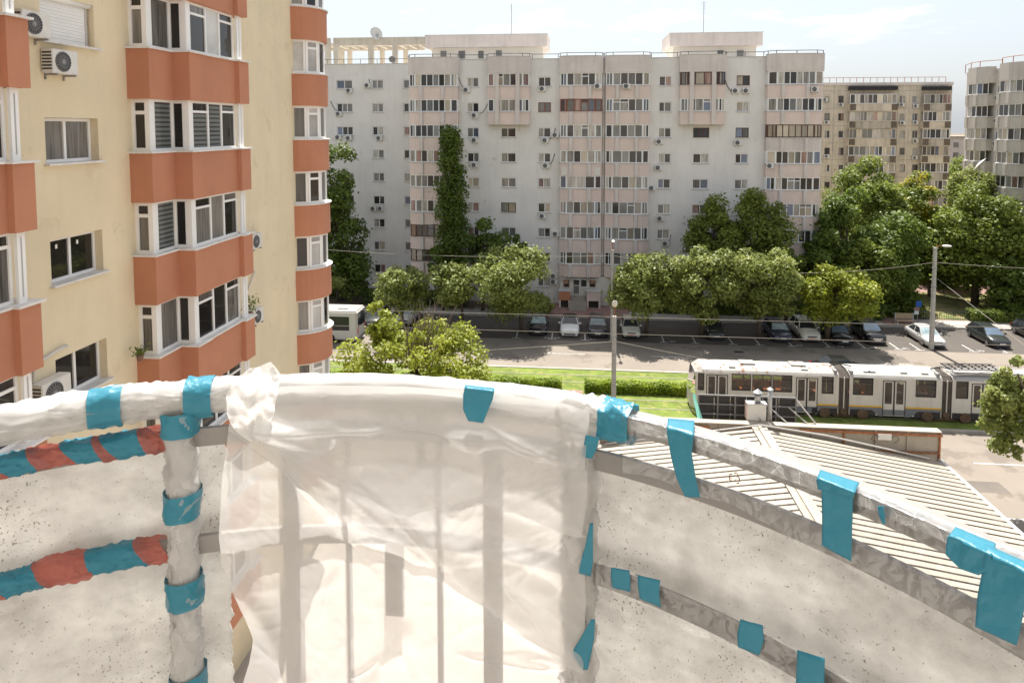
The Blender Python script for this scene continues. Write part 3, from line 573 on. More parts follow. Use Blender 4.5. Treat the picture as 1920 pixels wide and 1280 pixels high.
for k, z0, zt in rows:
    wy = wy1 - wy0; gw = wy - .02
    pn = {0: ['pane_curtain_dark'], 1: ['pane_room'], 2: ['pane_room', 'pane_room']}.get(k, ['pane_room', 'pane_curtain_dark'])
    if k == -1: continue
    window(cb, (XW - .24, (wy0 + wy1) / 2 + .02, (z0 + zt) / 2), gw, zt - z0 - .012, (1, 1.05), 'white_frame', PXF, True, pn, .075, sillm='sill_stone', sd=.30)
    if k in (1,):
        for yy in (wy0 + .42, wy0 + 1.1): box('sticker', 'white_frame', cb, (XW - .185, yy, zt - .22), (.01, .06, .10))
# roller shutter in the top window
zt = 20.24 + SS; z0 = zt - 1.08
rs = thing('roller_shutter', 'closed white roller shutter in the upper left window', 'shutter', (XW - .1, (wy0 + wy1) / 2, z0))
for k in range(27): bbox('slat', 'white_frame', rs, XW - .19, XW - .165 + (.008 if k % 2 else 0), wy0 + .04, wy1 - .10, z0 + k * .04, z0 + k * .04 + .037)
MB().lathe([(.09, 0), (.09, wy1 - wy0 - .02)], (0, 0, 0), 12, 0, 'x').build('shutter_box', 'white_frame', rs, (XW - .12, wy0 + .03, zt - .02), True, PXF)
bbox('guide_rail', 'sill_grey', rs, XW - .2, XW - .14, wy1 - .10, wy1 - .04, z0, zt); bbox('sill', 'sill_stone', rs, XW - .2, XW + .16, wy0 - .1, wy1 + .1, z0 - .06, z0 - .012)
# bays: plan outline walking along +Y
def out_x(px_in, px_out, X): return X * (1080 - px_out) / (1080 - px_in)
Ya = YW(241, XW); X1 = out_x(241, 286, XW); Yb = YW(326, X1); X2 = out_x(326, 358.5, X1); Yc = YW(382, X2); Yd = YW(443.5, X2); X3 = out_x(443.5, 452, X2); Ye = YW(469, X3)
PLAN = [(XW, Ya), (X1, Ya), (X1 + .01, Yb), (X2 + .04, Yb), (X2 + .04, Yc), (X2, Yc + .01), (X2, Yd), (X3, Yd), (X3, Ye), (XW, Ye)]
def offs(pl, g, inset=False):
    r = []
    for i, (x, y) in enumerate(pl):
        gx = g if x > XW + .01 else 0
        yy = y - g if i <= 1 else (y - g if i in (2, 3) else (y + g if i >= 8 else (y - g if i in (6, 7) else y)))
        r.append((x + gx, yy))
    return r
PH = 1.42
def red_bay(plan, k, glaz=True, variant=0):
    zs = SZ - SS * k; z0 = zs - PH
    p = MB().prism(plan, z0, zs - .05).build('bay_parapet', 'plaster_red', cb)
    MB().prism(offs(plan, .07), zs - .05, zs).build('bay_sill', 'sill_stone', p)
    return p, zs, z0
def glaze(plan, zs, zc, variant):
    """white framed glazing set back from the parapet, zs sill to zc ceiling"""
    q = offs(plan, -.16); h = zc - zs; zm = (zs + zc) / 2
    PN = [['pane_room'], ['pane_zebra', 'pane_room'], ['pane_curtain_dark', 'pane_room'], ['pane_room', 'pane_curtain_dark']][variant % 4]
    def seg(a, b, parts, trans=None, panes=None, t=.075):
        a, b = Vector((*a, 0)), Vector((*b, 0)); d = b - a; o = window(cb, ((a.x + b.x) / 2, (a.y + b.y) / 2, zm), d.length, h, parts, 'white_frame', math.atan2(d.y, d.x), False, panes or PN, t, trans, name='bay_window'); return o
    A = (XW + .0, q[1][1] + .02); B = q[1]
    seg(A, B, (1,), [.74], ['pane_curtain_dark', 'pane_room'] if variant != 1 else ['pane_room'], .10)
    bbox('corner_post', 'white_frame', cb, B[0] - .08, B[0] + .045, B[1] - .04, B[1] + .14, zs, zc)
    seg((B[0], B[1] + .14), (q[2][0], q[2][1]), (1,), None, ['pane_zebra'] if variant in (1, 2) else ['pane_curtain_dark'], .07)
    C = q[3]; seg((q[2][0] - .02, C[1] + .0), (C[0] - .1, C[1]), (1,), None, ['pane_room'], .09)
    bbox('corner_post', 'white_frame', cb, C[0] - .12, C[0] + .02, C[1] - .05, C[1] + .16, zs, zc)
    D = q[6]; seg((C[0] - .05, C[1] + .16), (D[0] - .0, D[1] + .02), (1.1, 1.0, 1.05), [.78, None, .80], PN if variant != 0 else ['pane_room', 'pane_curtain_dark', 'pane_milk', 'pane_room'], .07)
    seg((q[7][0] - .02, q[7][1] + .02), (q[8][0] - .02, q[8][1]), (1,), None, ['pane_milk'], .12)
    MB().prism([(XW - .3, q[0][1] + .3), (q[1][0] - .3, q[1][1] + .3), (q[2][0] - .3, q[2][1] + .25), (q[4][0] - .35, q[4][1] + .1), (q[6][0] - .35, q[6][1]), (q[8][0] - .4, q[8][1] - .3), (XW - .3, q[9][1] - .3)], zs, zc).build('bay_room', 'dark_recess', cb)
for k in range(-3, 7):
    red_bay(PLAN, k); zs = SZ - SS * k
    glaze(PLAN, zs, zs + SS - PH, {0: 0, 1: 1, 2: 2, 3: 3}.get(k, k + 4))
# near bay, cut by the left edge of the picture
Yn = YW(7, X2); Yn1 = YW(62, X3)
NP = [(XW, Yn1 - 5.4), (X1, Yn1 - 5.4), (X1 + .01, Yn1 - 4.2), (X2 + .04, Yn1 - 4.2), (X2 + .04, Yn1 - 3.7), (X2, Yn1 - 3.69), (X2, Yn), (X3, Yn), (X3, Yn1), (XW, Yn1)]
for k in range(-3, 7):
    red_bay(NP, k); zs = SZ - SS * k; glaze(NP, zs, zs + SS - PH, k + 5)
# rounded bay at the far end
CX, CYb, CR = XW - .25, YW(565, XW) + .35, 1.30
def arc(r, a0, a1, n=14): return [(CX + r * math.cos(a0 + (a1 - a0) * i / n), CYb + r * math.sin(a0 + (a1 - a0) * i / n)) for i in range(n + 1)]
for k in range(-3, 7):
    zs = SZ - SS * k + .17; z0 = zs - PH
    p = MB().prism([(XW - .2, CYb - CR * .985)] + arc(CR, rad(-80), rad(80)) + [(XW - .2, CYb + CR * .985)], z0, zs - .05).build('round_parapet', 'plaster_red', cb)
    MB().prism([(XW - .2, CYb - CR - .06)] + arc(CR + .07, rad(-80), rad(80)) + [(XW - .2, CYb + CR + .06)], zs - .05, zs).build('bay_sill', 'sill_stone', p)
    r2 = CR - .16; aa = [rad(-84), rad(-50), rad(-18), rad(14), rad(46), rad(80)]
    pts = [(CX + r2 * math.cos(a), CYb + r2 * math.sin(a)) for a in aa]
    for i in range(5):
        a, b = Vector((*pts[i], 0)), Vector((*pts[i + 1], 0)); d = b - a
        window(cb, ((a.x + b.x) / 2, (a.y + b.y) / 2, (zs + zs + SS - PH) / 2), d.length, SS - PH, (1,), 'white_frame', math.atan2(d.y, d.x), False, [rnd.choice(['pane_grey', 'pane_milk', 'pane_room'])] * 2, .10, [.76] if i % 2 == 1 else None, name='round_window')
    MB().prism([(XW - .3, CYb - 1)] + arc(CR - .5, rad(-80), rad(80), 6) + [(XW - .3, CYb + 1)], zs, zs + SS - PH).build('bay_room', 'dark_recess', cb)
# AC units, hoses, flower pot
def ac_side(px, py, label, off=.0, s=1.):
    c = onX(px, py, XW + .2); return ac((XW + off, c.y, c.z - .28 * s), label, PXF, 'air conditioners on the cream building', s)
ac_side(115, 117, 'large white AC unit mounted below the roller shutter', s=1.0); ac_side(60, 46, 'old white AC unit half hidden behind the upper left red bay', s=1.0)
c = onX(482, 452, XW + .3); ac((XW, c.y, c.z - .28), 'white AC unit right of the middle red bay, upper one', PXF, 'air conditioners on the cream building')
c = onX(485, 592, XW + .3); ac((XW, c.y, c.z - .28), 'white AC unit right of the middle red bay, below the upper one', PXF, 'air conditioners on the cream building')
c = onX(112, 735, XW + .4); ac((XW, c.y, c.z - .3), 'white AC unit under the lower left window beside the grey hose', PXF, 'air conditioners on the cream building', 1.1)
hp = [onX(x, y, XW + .06) for x, y in [(126, 648), (110, 655), (90, 668), (70, 682), (64, 695), (62, 725)]]
tag(MB().tube(hp, .035, 7).build('drain_hose', 'hose_white', None, (0, 0, 0), True), 'grey hose running up the cream wall to the lower left window', 'hose')
c = onX(262, 655, XW + .35); fp = thing('flower_pot', 'small dark flower pot with leaves on the lower bay sill', 'flower pot', (c.x, c.y, SZ - 3 * SS)); MB().lathe([(.07, 0), (.10, .16), (.09, .165)], (c.x, c.y, SZ - 3 * SS), 12).build('pot', 'terracotta', fp)
fl_p = np.array([[c.x + rnd.gauss(0, .1), c.y + rnd.gauss(0, .1), SZ - 3 * SS + .2 + abs(rnd.gauss(0, .08))] for _ in range(70)]); nn = RG.normal(size=(70, 3)); nn /= np.linalg.norm(nn, axis=1, keepdims=True)
FLOWER = (fp, fl_p, nn)
c = onX(466, 572, XW + .5); bp_ = thing('balcony_plant', 'leafy pot plant beside the lower right AC unit of the red bay', 'plant', (c.x, c.y, c.z - .5)); MB().lathe([(.09, 0), (.13, .2), (.12, .205)], (c.x, c.y, c.z - .45), 12).build('pot', 'terracotta', bp_)
bp_p = np.array([[c.x + rnd.gauss(0, .13), c.y + rnd.gauss(0, .15), c.z + rnd.gauss(.05, .16)] for _ in range(160)]); n2_ = RG.normal(size=(160, 3)); n2_ /= np.linalg.norm(n2_, axis=1, keepdims=True); PLANT = (bp_, bp_p, n2_)
hp = [onX(x, y, XW + .06) for x, y in [(478, 508), (474, 520), (468, 535), (464, 545)]]
tag(MB().tube(hp, .03, 6).build('drain_hose', 'hose_white', None, (0, 0, 0), True), 'short grey hose on the cream wall between the two right AC units', 'hose')
# ================================================================== FAR BLOCKS on the right
YF = 114.0
bb = thing('beige_block', 'weathered beige panel block with stained loggias behind the trees', 'building', (onY(1660, 240, YF).x, YF, 0))
bx0, bx1 = onY(1535, 240, YF).x, onY(1782.5, 240, YF).x; zt = onY(1660, 160, YF).z
rws = [186.7, 219.5, 252, 284, 315.6, 348, 380, 412]; rects = []
for px in (1550.8, 1577, 1691.7, 1715.6):
    for py in rws:
        c = onY(px, py, YF); rects.append((c.x - .42, c.x + .42, c.z - .6, c.z + .6)); window(bb, (c.x, YF + .14, c.z), .83, 1.19, rnd.choice([(1,), (1,), (1, 1)]), rnd.choice(['white_frame', 'brown_frame', 'sill_grey']), lo=5)
holes_wall(rects, bx0, bx1, 0, zt, .2, xf_front(YF)).build('panel_wall', 'concrete_old', bb)
MB().box(bx0 + .05, bx1 - .05, YF + .25, YF + 12, 0, zt - .2).build('core', 'concrete_old', bb)
bbox('roof_edge', 'plaster_taupe', bb, bx0, bx1 + .1, YF - .15, YF + 12, zt, zt + .45)
for px in (1562, 1592.5, 1681.6, 1703, 1729): x = onY(px, 240, YF).x; bbox('panel_joint', 'concrete_grime', bb, x - .05, x + .05, YF - .015, YF + .02, 0, zt)
for py in rws: z = onY(1600, py - 16, YF).z; bbox('panel_joint', 'concrete_grime', bb, bx0, bx1, YF - .012, YF + .015, z - .05, z + .05)
for a, b in ((1592.5, 1681.6), (1731, 1782.5)):
    xa, xb = onY(a, 240, YF - 1).x, onY(b, 240, YF - 1).x
    bbox('tar_band', 'tar_black', bb, xa, xb, YF - .9, YF - .02, onY(a, 169, YF - 1).z, onY(a, 162, YF - 1).z)
    for i, py in enumerate(rws):
        z = onY(a, py + 7.5, YF - 1).z; zz = onY(a, py - 10, YF - 1).z
        pr = MB().box(xa, xb, YF - 1, YF, z - 1.25, z - .06).build('loggia_parapet', 'concrete_grime' if (i + int(a)) % 2 else 'concrete_old', bb)
        bbox('ledge', 'concrete_pale', pr, xa - .05, xb + .05, YF - 1.08, YF, z - .058, z)
        for xx in (xa, xb - .9): bbox('corner_grille', 'grille_dark', pr, xx, xx + .9, YF - 1.05, YF - 1.002, z - 1.1, z - .1)
        n_ = 10 if b - a > 60 else 6
        window(bb, ((xa + xb) / 2, YF - .8, (z + zz) / 2), xb - xa - .1, zz - z, tuple(rnd.choice([1, 1, 1.3, .7]) for _ in range(n_)), 'white_frame' if rnd.random() < .7 else 'concrete_pale', sill=False, name='loggia_window', t=.07)
rr = MB().tube([(bx0, YF + .1, zt + 1.25), (bx1 - 1, YF + .1, zt + 1.25)], .04, 5).build('roof_railing', 'rust', bb)
for k in range(19): x = bx0 + .5 + k * (bx1 - bx0 - 1.5) / 18; bbox('railing_post', 'rust', rr, x - .03, x + .03, YF + .07, YF + .13, zt + .44, zt + 1.25)
for px, py, d in [(1546.8, 187.4, 'far left top'), (1576.6, 196.7, 'second column top'), (1690.5, 196.7, 'third column top'), (1716.8, 199, 'fourth column top'), (1550, 229.5, 'far left second row'), (1692, 231, 'third column second row'), (1716, 230, 'fourth column second row'), (1716, 264.7, 'fourth column third row'), (1549.6, 293, 'far left fourth row'), (1715, 296, 'fourth column fourth row')]:
    c = onY(px, py, YF - .2); ac((c.x, YF, c.z - .28), 'air conditioner on the weathered beige block, %s' % d, group='air conditioners on the beige block')
GXp = 51.6
gb = thing('grey_corner_block', 'grey rendered block with faceted balcony bays at the right edge', 'building', (GXp, 86, 0))
MB().box(GXp, GXp + 14, 68, 94.5, 0, 26.9).build('wall', 'concrete_far', gb)
bbox('parapet', 'concrete_far', gb, GXp - .02, GXp + 14, 68, 94.6, 26.9, 27.3)
for yc in (90.6, 84.2, 76.0):
    def pl(g): return [(GXp, yc + 2.3 + g), (GXp - .75 - g, yc + 2.1 + g), (GXp - 1.5 - g, yc + .9), (GXp - 1.5 - g, yc - .9), (GXp - .75 - g, yc - 2.1 - g), (GXp, yc - 2.3 - g)]
    MB().prism(pl(.03), 25.55, 27.6).build('roof_parapet', 'concrete_far', gb)
    for k in range(9):
        z1 = 25.55 - 2.79 * k; z0 = z1 - 1.35; q = pl(-.12)
        pr = MB().prism(pl(-.02), z1 - 2.79, z0 - .06).build('balcony_parapet', 'concrete_far', gb); MB().prism(pl(.06), z0 - .058, z0).build('sill', 'sill_stone', pr)
        for e in range(4):
            a, b = Vector((*q[e], 0)), Vector((*q[e + 1], 0)); d = b - a
            window(gb, ((a.x + b.x) / 2, (a.y + b.y) / 2, (z0 + z1) / 2), d.length, z1 - z0, (1, 1), 'white_frame', math.atan2(d.y, d.x), False, None, .06, None, 3, 'balcony_window')
        for yy in (yc + .9, yc - .9): bbox('pilaster', 'concrete_far', pr, GXp - 1.62, GXp - 1.3, yy - .25, yy + .25, z1 - 2.75, z0 - .07)
for yy in (87.4, 80.1):
    for k in range(9): window(gb, (GXp - .02, yy, 24.6 - 2.79 * k), .9, 1.2, (1, 1), 'white_frame', -math.pi / 2, True, lo=4)
for k, z in enumerate((23.4, 20.6, 17.8)): ac((GXp, 87.6, z), 'air conditioner between the bays of the right edge block, %s from top' % NUM[k], -math.pi / 2, 'air conditioners on the right edge block')
rr = MB().tube([(GXp - .3, 94.4, 28.3), (GXp - 1.2, 91.5, 28.3), (GXp - 1.2, 89.6, 28.3), (GXp + .2, 87.5, 28.3), (GXp - 1.2, 85.2, 28.3), (GXp - 1.2, 83.2, 28.3), (GXp + .2, 80, 28.3), (GXp + .2, 70, 28.3)], .04, 5).build('roof_railing', 'rust', gb)
for x, y in ((GXp - .3, 94.4), (GXp - 1.2, 91.5), (GXp - 1.2, 89.6), (GXp + .2, 87.5), (GXp - 1.2, 85.2), (GXp - 1.2, 83.2), (GXp + .2, 80)): bbox('railing_post', 'rust', rr, x - .03, x + .03, y - .03, y + .03, 27.2, 28.3)
c = onY(1838, 310, 80); sd_ = thing('satellite_dish', 'white satellite dish above the trees by the right edge block', 'satellite dish', (c.x, 80, c.z - 2))
dm = MB().lathe([(.02, .25), (.5, .18), (.95, 0), (.96, .03), (.5, .22), (.02, .3)], (0, 0, 0), 20, 0, 'y').build('dish', 'ac_white', sd_, (c.x, 80, c.z), True); dm.rotation_euler = (rad(35), rad(10), rad(60)); MB().tube([(c.x, 80.2, c.z - 2), (c.x, 80.1, c.z)], .05, 6).build('mount', 'grey_metal', sd_)
# ================================================================== TREES
def leaf_mesh(name, P, N, T, size, m):
    n = len(P); r = RG.normal(size=(n, 3)); U = np.cross(N, r); U /= np.linalg.norm(U, axis=1, keepdims=True) + 1e-9; V = np.cross(N, U)
    s = size * RG.uniform(.6, 1.35, (n, 1)); a = s * .62
    v = np.empty((n, 4, 3)); v[:, 0] = P - U * s; v[:, 1] = P - V * a + N * s * .12; v[:, 2] = P + U * s; v[:, 3] = P + V * a + N * s * .12
    me = bpy.data.meshes.new(name); me.vertices.add(n * 4); me.vertices.foreach_set('co', v.reshape(-1).astype(np.float32))
    me.loops.add(n * 4); me.loops.foreach_set('vertex_index', np.arange(n * 4, dtype=np.int32)); me.polygons.add(n); me.polygons.foreach_set('loop_start', np.arange(n, dtype=np.int32) * 4); me.polygons.foreach_set('loop_total', np.full(n, 4, dtype=np.int32))
    me.update(calc_edges=True); at = me.attributes.new('tint', 'FLOAT', 'FACE'); at.data.foreach_set('value', np.clip(T, 0, 1).astype(np.float32)); me.materials.append(M[m]); return me
for _t, _p, _nn in (FLOWER, PLANT): link(bpy.data.objects.new('leaves', leaf_mesh('leaves', _p, _nn, RG.random(len(_p)), .05, 'leaf_mid')), _t, (0, 0, 0))
def clump_leaves(cl, n):
    C = np.array([c[:3] for c in cl]); R = np.array([c[3] for c in cl]); w = R ** 2; idx = RG.choice(len(cl), n, p=w / w.sum())
    d = RG.normal(size=(n, 3)); d[:, 2] += .25; d /= np.linalg.norm(d, axis=1, keepdims=True); rr = R[idx] * (.45 + .6 * RG.random(n) ** .6) * np.where(RG.random(n) < .16, RG.uniform(1.0, 1.55, n), 1.)
    P = C[idx] + d * rr[:, None] * np.array([1, 1, .78]); N = d * .6 + RG.normal(size=(n, 3)) * .45 + np.array([0, 0, .45]); N /= np.linalg.norm(N, axis=1, keepdims=True)
    ct = RG.random(len(cl)); T = .25 + .35 * ct[idx] + .4 * RG.random(n); return P, N, T
def tree(name, label, px, yt, yb, hw, Y, m, n=7000, size=.17, ncl=26, bark='bark', group=None, base=None, cr=(.26, .42), shape='round', tx=None, dy=0.):
    top, bot = onY(px, yt, Y), onY(px, yb, Y); rx = abs(onY(px + hw, yt, Y).x - top.x); rz = (top.z - bot.z) / 2; cx, cz = top.x, (top.z + bot.z) / 2; bz = .1
    bx = cx if tx is None else onY(tx, yb, Y).x
    t = thing(name, label, 'tree', (bx, Y, bz), group=group); cl = []
    for i in range(ncl):
        for _ in range(40):
            sz = (i + .5) / ncl * 2 - 1 if shape == 'column' else None
            p = np.array([rnd.uniform(-1, 1), rnd.uniform(-1, 1), rnd.uniform(-1, 1) if sz is None else sz]); q = np.linalg.norm(p)
            if shape == 'column': ok = (p[0] ** 2 + p[1] ** 2) ** .5 < (1 - .6 * max(0, p[2]) ** 2) * .62
            elif shape == 'cone': ok = (p[0] ** 2 + p[1] ** 2) ** .5 < (.95 - .5 * (p[2] + 1) / 2 - .25 * max(0, -p[2] - .6))
            else: ok = .35 < q < .86
            if ok: break
        r = rx * rnd.uniform(*cr) * rnd.choice([1, 1, .8, .6, 1.1]); cl.append((cx + p[0] * rx * .98, Y + dy + p[1] * rx * .8, cz + p[2] * rz * .93, min(r, rz * .8)))
    P, N, T = clump_leaves(cl, n)
    link(bpy.data.objects.new('crown', leaf_mesh('crown', P, N, T, size, m)), t, (0, 0, 0))
    o = t.children[-1] if t.children else None
    b = MB(); h = cz - rz * .35 - bz; r0 = (.07 + .011 * (top.z - bz)) * (1.5 if hw > 80 else 1); pts = [Vector((bx, Y, bz - .1)), Vector((bx + rnd.uniform(-.1, .1), Y, bz + h * .5)), Vector(((bx + cx) / 2, Y, bz + h)), Vector((cx, Y + dy * .6, cz + rz * .45))]
    b.tube(pts, [r0 * 1.25, r0, r0 * .8, r0 * .25], 7); b.build('trunk', bark, t, smooth=True)
    for c in rnd.sample(cl, min(len(cl), 9)):
        s = pts[1].lerp(pts[3], rnd.uniform(.3, .7)); e = Vector(c[:3]); mid = s.lerp(e, .5) + Vector((0, 0, -.15 * (e - s).length)); MB().tube([s, mid, e], [r0 * .45, r0 * .3, r0 * .12], 5).build('limb', bark, t, smooth=True)
    return t
G_ROW = 'street trees planted along the parking strip'
tree('broad_linden', 'tall dark green tree behind the cream building corner', 630, 262, 560, 58, 73.5, 'leaf_dark', 17000, .19, 80, shape='cone', cr=(.26, .42))
tree('small_tree', 'pale small tree at the edge of the round red bay', 612, 497, 575, 30, 69, 'leaf_ash', 2600, .15, 12)
tree('poplar', 'slender dark columnar poplar against the grey block', 846, 236, 520, 34, 71.4, 'leaf_dark', 16000, .15, 150, shape='column', cr=(.40, .56))
tree('dark_tree', 'dark rounded tree at the foot of the poplar', 905, 398, 560, 50, 71.0, 'leaf_dark', 6000, .18, 24)
tree('dark_tree', 'small dark tree below the pink bay left of the poplar', 830, 455, 560, 32, 70.8, 'leaf_dark', 3200, .17, 14)
tree('dark_tree', 'dark tree behind the ash tree with bare top twig', 965, 422, 545, 34, 71.2, 'leaf_dark', 3600, .17, 16)
rowt = [('leftmost ash street tree with thin open crown', 757, 483, 590, 52, 64, 3600, 755), ('ash street tree in front of the dark poplar trunk', 855, 478, 572, 46, 64, 3000, 868), ('broad ash street tree left of the shop entrance', 955, 443, 600, 72, 64, 7500, 977), ('ash street tree just right of the shop entrance', 1202, 460, 598, 66, 64, 7000, 1212), ('ash street tree third from the right', 1318, 450, 600, 68, 64, 7500, 1316), ('ash street tree second from the right above the dark grey car', 1432, 445, 602, 70, 64, 7500, 1424), ('rightmost ash street tree with yellowish tips above the black cars', 1565, 488, 606, 76, 64, 6500, 1552)]
for lab, px, yt, yb, hw, Y, n, tx in rowt: tree('ash_tree', lab, px, yt, yb, hw * 1.08, Y, 'leaf_ash' if px < 1500 else 'leaf_lime', int(n * 1.8), .15, 56, 'bark', G_ROW, tx=tx, dy=-1.0, cr=(.18, .36))
tree('young_shrub', 'bright low leafy tree beside the red planter wall', 1015, 548, 592, 30, 70.2, 'leaf_ash', 2200, .14, 12)
tree('tall_tree', 'tall green tree in front of the right end balcony bay', 1425, 338, 540, 62, 70.2, 'leaf_mid', 11000, .17, 50)
tree('tall_tree', 'tall leafy tree covering the lower right windows of the grey block', 1340, 358, 540, 60, 70.6, 'leaf_mid', 10000, .17, 48)
tree('side_tree', 'small lime tree beside the lower right end bay', 1478, 420, 540, 28, 69.5, 'leaf_mid', 2800, .16, 14)
dk = [('chestnut', 'dark dense chestnut right of the grey block', 1592, 322, 620, 66, 75, 'leaf_dark', 11000), ('chestnut', 'dark green chestnut above the park bench', 1672, 385, 620, 72, 74.5, 'leaf_dark', 11000), ('tall_acacia', 'olive green tree in front of the beige block', 1615, 278, 470, 58, 86, 'leaf_mid', 7000), ('yellowing_tree', 'tree with yellow flowering top before the beige block', 1712, 308, 520, 56, 84, 'leaf_yellow', 7500), ('park_tree', 'large green park tree behind the right lamp post', 1838, 335, 560, 88, 79, 'leaf_mid', 14000), ('park_tree', 'dark park tree cut by the right edge', 1915, 390, 590, 60, 76, 'leaf_mid', 7500), ('park_tree', 'pale leafy tree below the right edge block', 1822, 313, 400, 46, 86, 'leaf_ash', 3800), ('park_tree', 'dark tree filling the gap between beige block and lamp post', 1748, 420, 560, 50, 82, 'leaf_dark', 6500), ('park_tree', 'dark low tree between lamp post and forked trunk', 1790, 455, 575, 40, 92, 'leaf_dark', 5000), ('park_tree', 'dark leafy tree at the far right above the parked dark car', 1900, 470, 620, 45, 74, 'leaf_dark', 5000), ('chestnut', 'dark chestnut between the yellow topped tree and the park tree', 1765, 375, 540, 48, 88, 'leaf_mid', 6500), ('chestnut', 'mid green chestnut just left of the yellow topped tree', 1655, 318, 520, 50, 80, 'leaf_mid', 6500), ('chestnut', 'leafy green chestnut low between the two dark ones', 1630, 430, 600, 55, 72.6, 'leaf_mid', 6500), ('chestnut', 'dense dark chestnut low beside the right end bay', 1545, 400, 610, 45, 72.5, 'leaf_dark', 7000)]
for nm, lab, px, yt, yb, hw, Y, m, n in dk: tree(nm, lab, px, yt, yb, hw * 1.08, Y, m, int(n * 1.45), .19, 64, 'bark', tx=(1828 if 'large green' in lab else None), cr=(.24, .38))
for i, (x, h) in enumerate([(-70, 9), (78, 13), (92, 10), (66, 9), (104, 14)]):
    c = Vector((x, 118 + 6 * (i % 2), 0)); t = thing('background_tree', ['tree beyond the left wing', 'far tree behind the beige block, first', 'far tree behind the right edge block', 'far tree in the gap beside the beige block', 'farthest tree on the right'][i], 'tree', c); cl = [(c.x + rnd.uniform(-3, 3), c.y + rnd.uniform(-3, 3), h * rnd.uniform(.4, 1), 2) for _ in range(16)]
    P, N, T = clump_leaves(cl, 2500); link(bpy.data.objects.new('crown', leaf_mesh('crown', P, N, T, .3, 'leaf_mid')), t, (0, 0, 0)); MB().tube([(c.x, c.y, 0), (c.x, c.y, h * .8)], [.3, .15], 6).build('trunk', 'bark', t)
tree('lime_tree', 'bright yellow green tree with bare twigs between rail and tram lawn', 775, 580, 800, 152, 38, 'leaf_lime', 17000, .115, 120, 'bark', tx=790, cr=(.10, .19))
lt = [o for o in COL.objects if o.name == 'lime_tree'][0]
for k in range(44):
    a = onY(rnd.uniform(760, 800), 690, 38); e = onY(rnd.gauss(805, 30), rnd.uniform(560, 620), 38 + rnd.uniform(-1, 1)); m_ = a.lerp(e, .5) + Vector((rnd.uniform(-.3, .3), 0, .2)); MB().tube([a, m_, e], [.045, .025, .008], 5).build('bare_twig', 'bark_light', lt)
for px, yt, yb, hw in [(705, 566, 640, 18), (715, 585, 650, 22)]:
    c = onY(px, yt, 38); d = onY(px, yb, 38); cl = [(c.x + rnd.uniform(-.5, .5), 38 + rnd.uniform(-.5, .5), d.z + (c.z - d.z) * rnd.random(), .32) for _ in range(9)]
    P, N, T = clump_leaves(cl, 900); link(bpy.data.objects.new('leafy_shoot', leaf_mesh('leafy_shoot', P, N, T, .115, 'leaf_lime')), lt, (0, 0, 0)); MB().tube([(c.x + .2, 38, d.z - 1), (c.x, 38, c.z - .2)], [.05, .015], 5).build('bare_twig', 'bark_light', lt)
tree('roadside_tree', 'leafy tree at the right edge before the tram', 1912, 628, 890, 62, 36, 'leaf_ash', 8000, .11, 46, tx=1985, cr=(.2, .36))
# hedges on the tram lawn, shrubs in the park
def hedge(label, x0, x1, y0, y1, h, n, z0=.1, m='leaf_hedge', size=.085, name='hedge', cat='hedge', group=None):
    t = thing(name, label, cat, ((x0 + x1) / 2, (y0 + y1) / 2, z0), group=group); L = x1 - x0
    P = np.stack([RG.uniform(x0, x1, n), RG.uniform(y0, y1, n), RG.uniform(z0 + .05, z0 + h, n)], 1); k = RG.integers(0, 3, n)
    P[k == 0, 2] = z0 + h + RG.normal(0, .05, (k == 0).sum()) + .06 * np.sin(P[k == 0, 0] * 3.1); P[k == 1, 1] = y0 + RG.normal(0, .07, (k == 1).sum())
    N = RG.normal(size=(n, 3)) * .5; N[k == 0, 2] += .8; N[k == 1, 1] -= .7; N[:, 2] += .3; N /= np.linalg.norm(N, axis=1, keepdims=True)
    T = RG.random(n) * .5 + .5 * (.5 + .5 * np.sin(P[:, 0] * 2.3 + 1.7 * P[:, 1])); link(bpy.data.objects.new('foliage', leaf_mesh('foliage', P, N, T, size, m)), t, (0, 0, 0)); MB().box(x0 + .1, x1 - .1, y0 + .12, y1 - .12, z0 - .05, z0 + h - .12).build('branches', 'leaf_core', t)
for i, (px, h) in enumerate([(1778, 11), (1790, 15), (1800, 9)]):
    x = onY(px, 240, 150).x; t = thing('background_tree', ['low far tree seen left in the gap beside the beige block', 'tallest far tree in the gap between the beige and grey corner blocks', 'far tree right in the gap beside the beige block'][i], 'tree', (x, 150, 0)); cl = [(x + rnd.uniform(-2.5, 2.5), 150 + rnd.uniform(-3, 3), h * rnd.uniform(.3, 1), 2) for _ in range(14)]
    P, N, T = clump_leaves(cl, 2500); link(bpy.data.objects.new('crown', leaf_mesh('crown', P, N, T, .35, 'leaf_mid')), t, (0, 0, 0)); MB().tube([(x, 150, 0), (x, 150, h * .8)], [.3, .15], 6).build('trunk', 'bark', t)
fb = thing('far_house', 'pale distant building in the gap beside the beige block', 'building', (onY(1787, 240, 210).x, 210, 0)); fx = onY(1787, 240, 210).x
MB().box(fx - 14, fx + 10, 210, 222, 0, 17).build('wall', 'concrete_far', fb); bbox('roof', 'concrete_grime', fb, fx - 14.3, fx + 10.3, 209.7, 222.3, 17.002, 17.6)
for k in range(5):
    for j in range(7): bbox('window', 'pane_grey', fb, fx - 12.5 + j * 3.2, fx - 11 + j * 3.2, 209.95, 210.02, 2.2 + k * 3, 3.7 + k * 3)
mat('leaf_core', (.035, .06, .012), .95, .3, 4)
G_H = 'clipped hedges between the tram tracks'
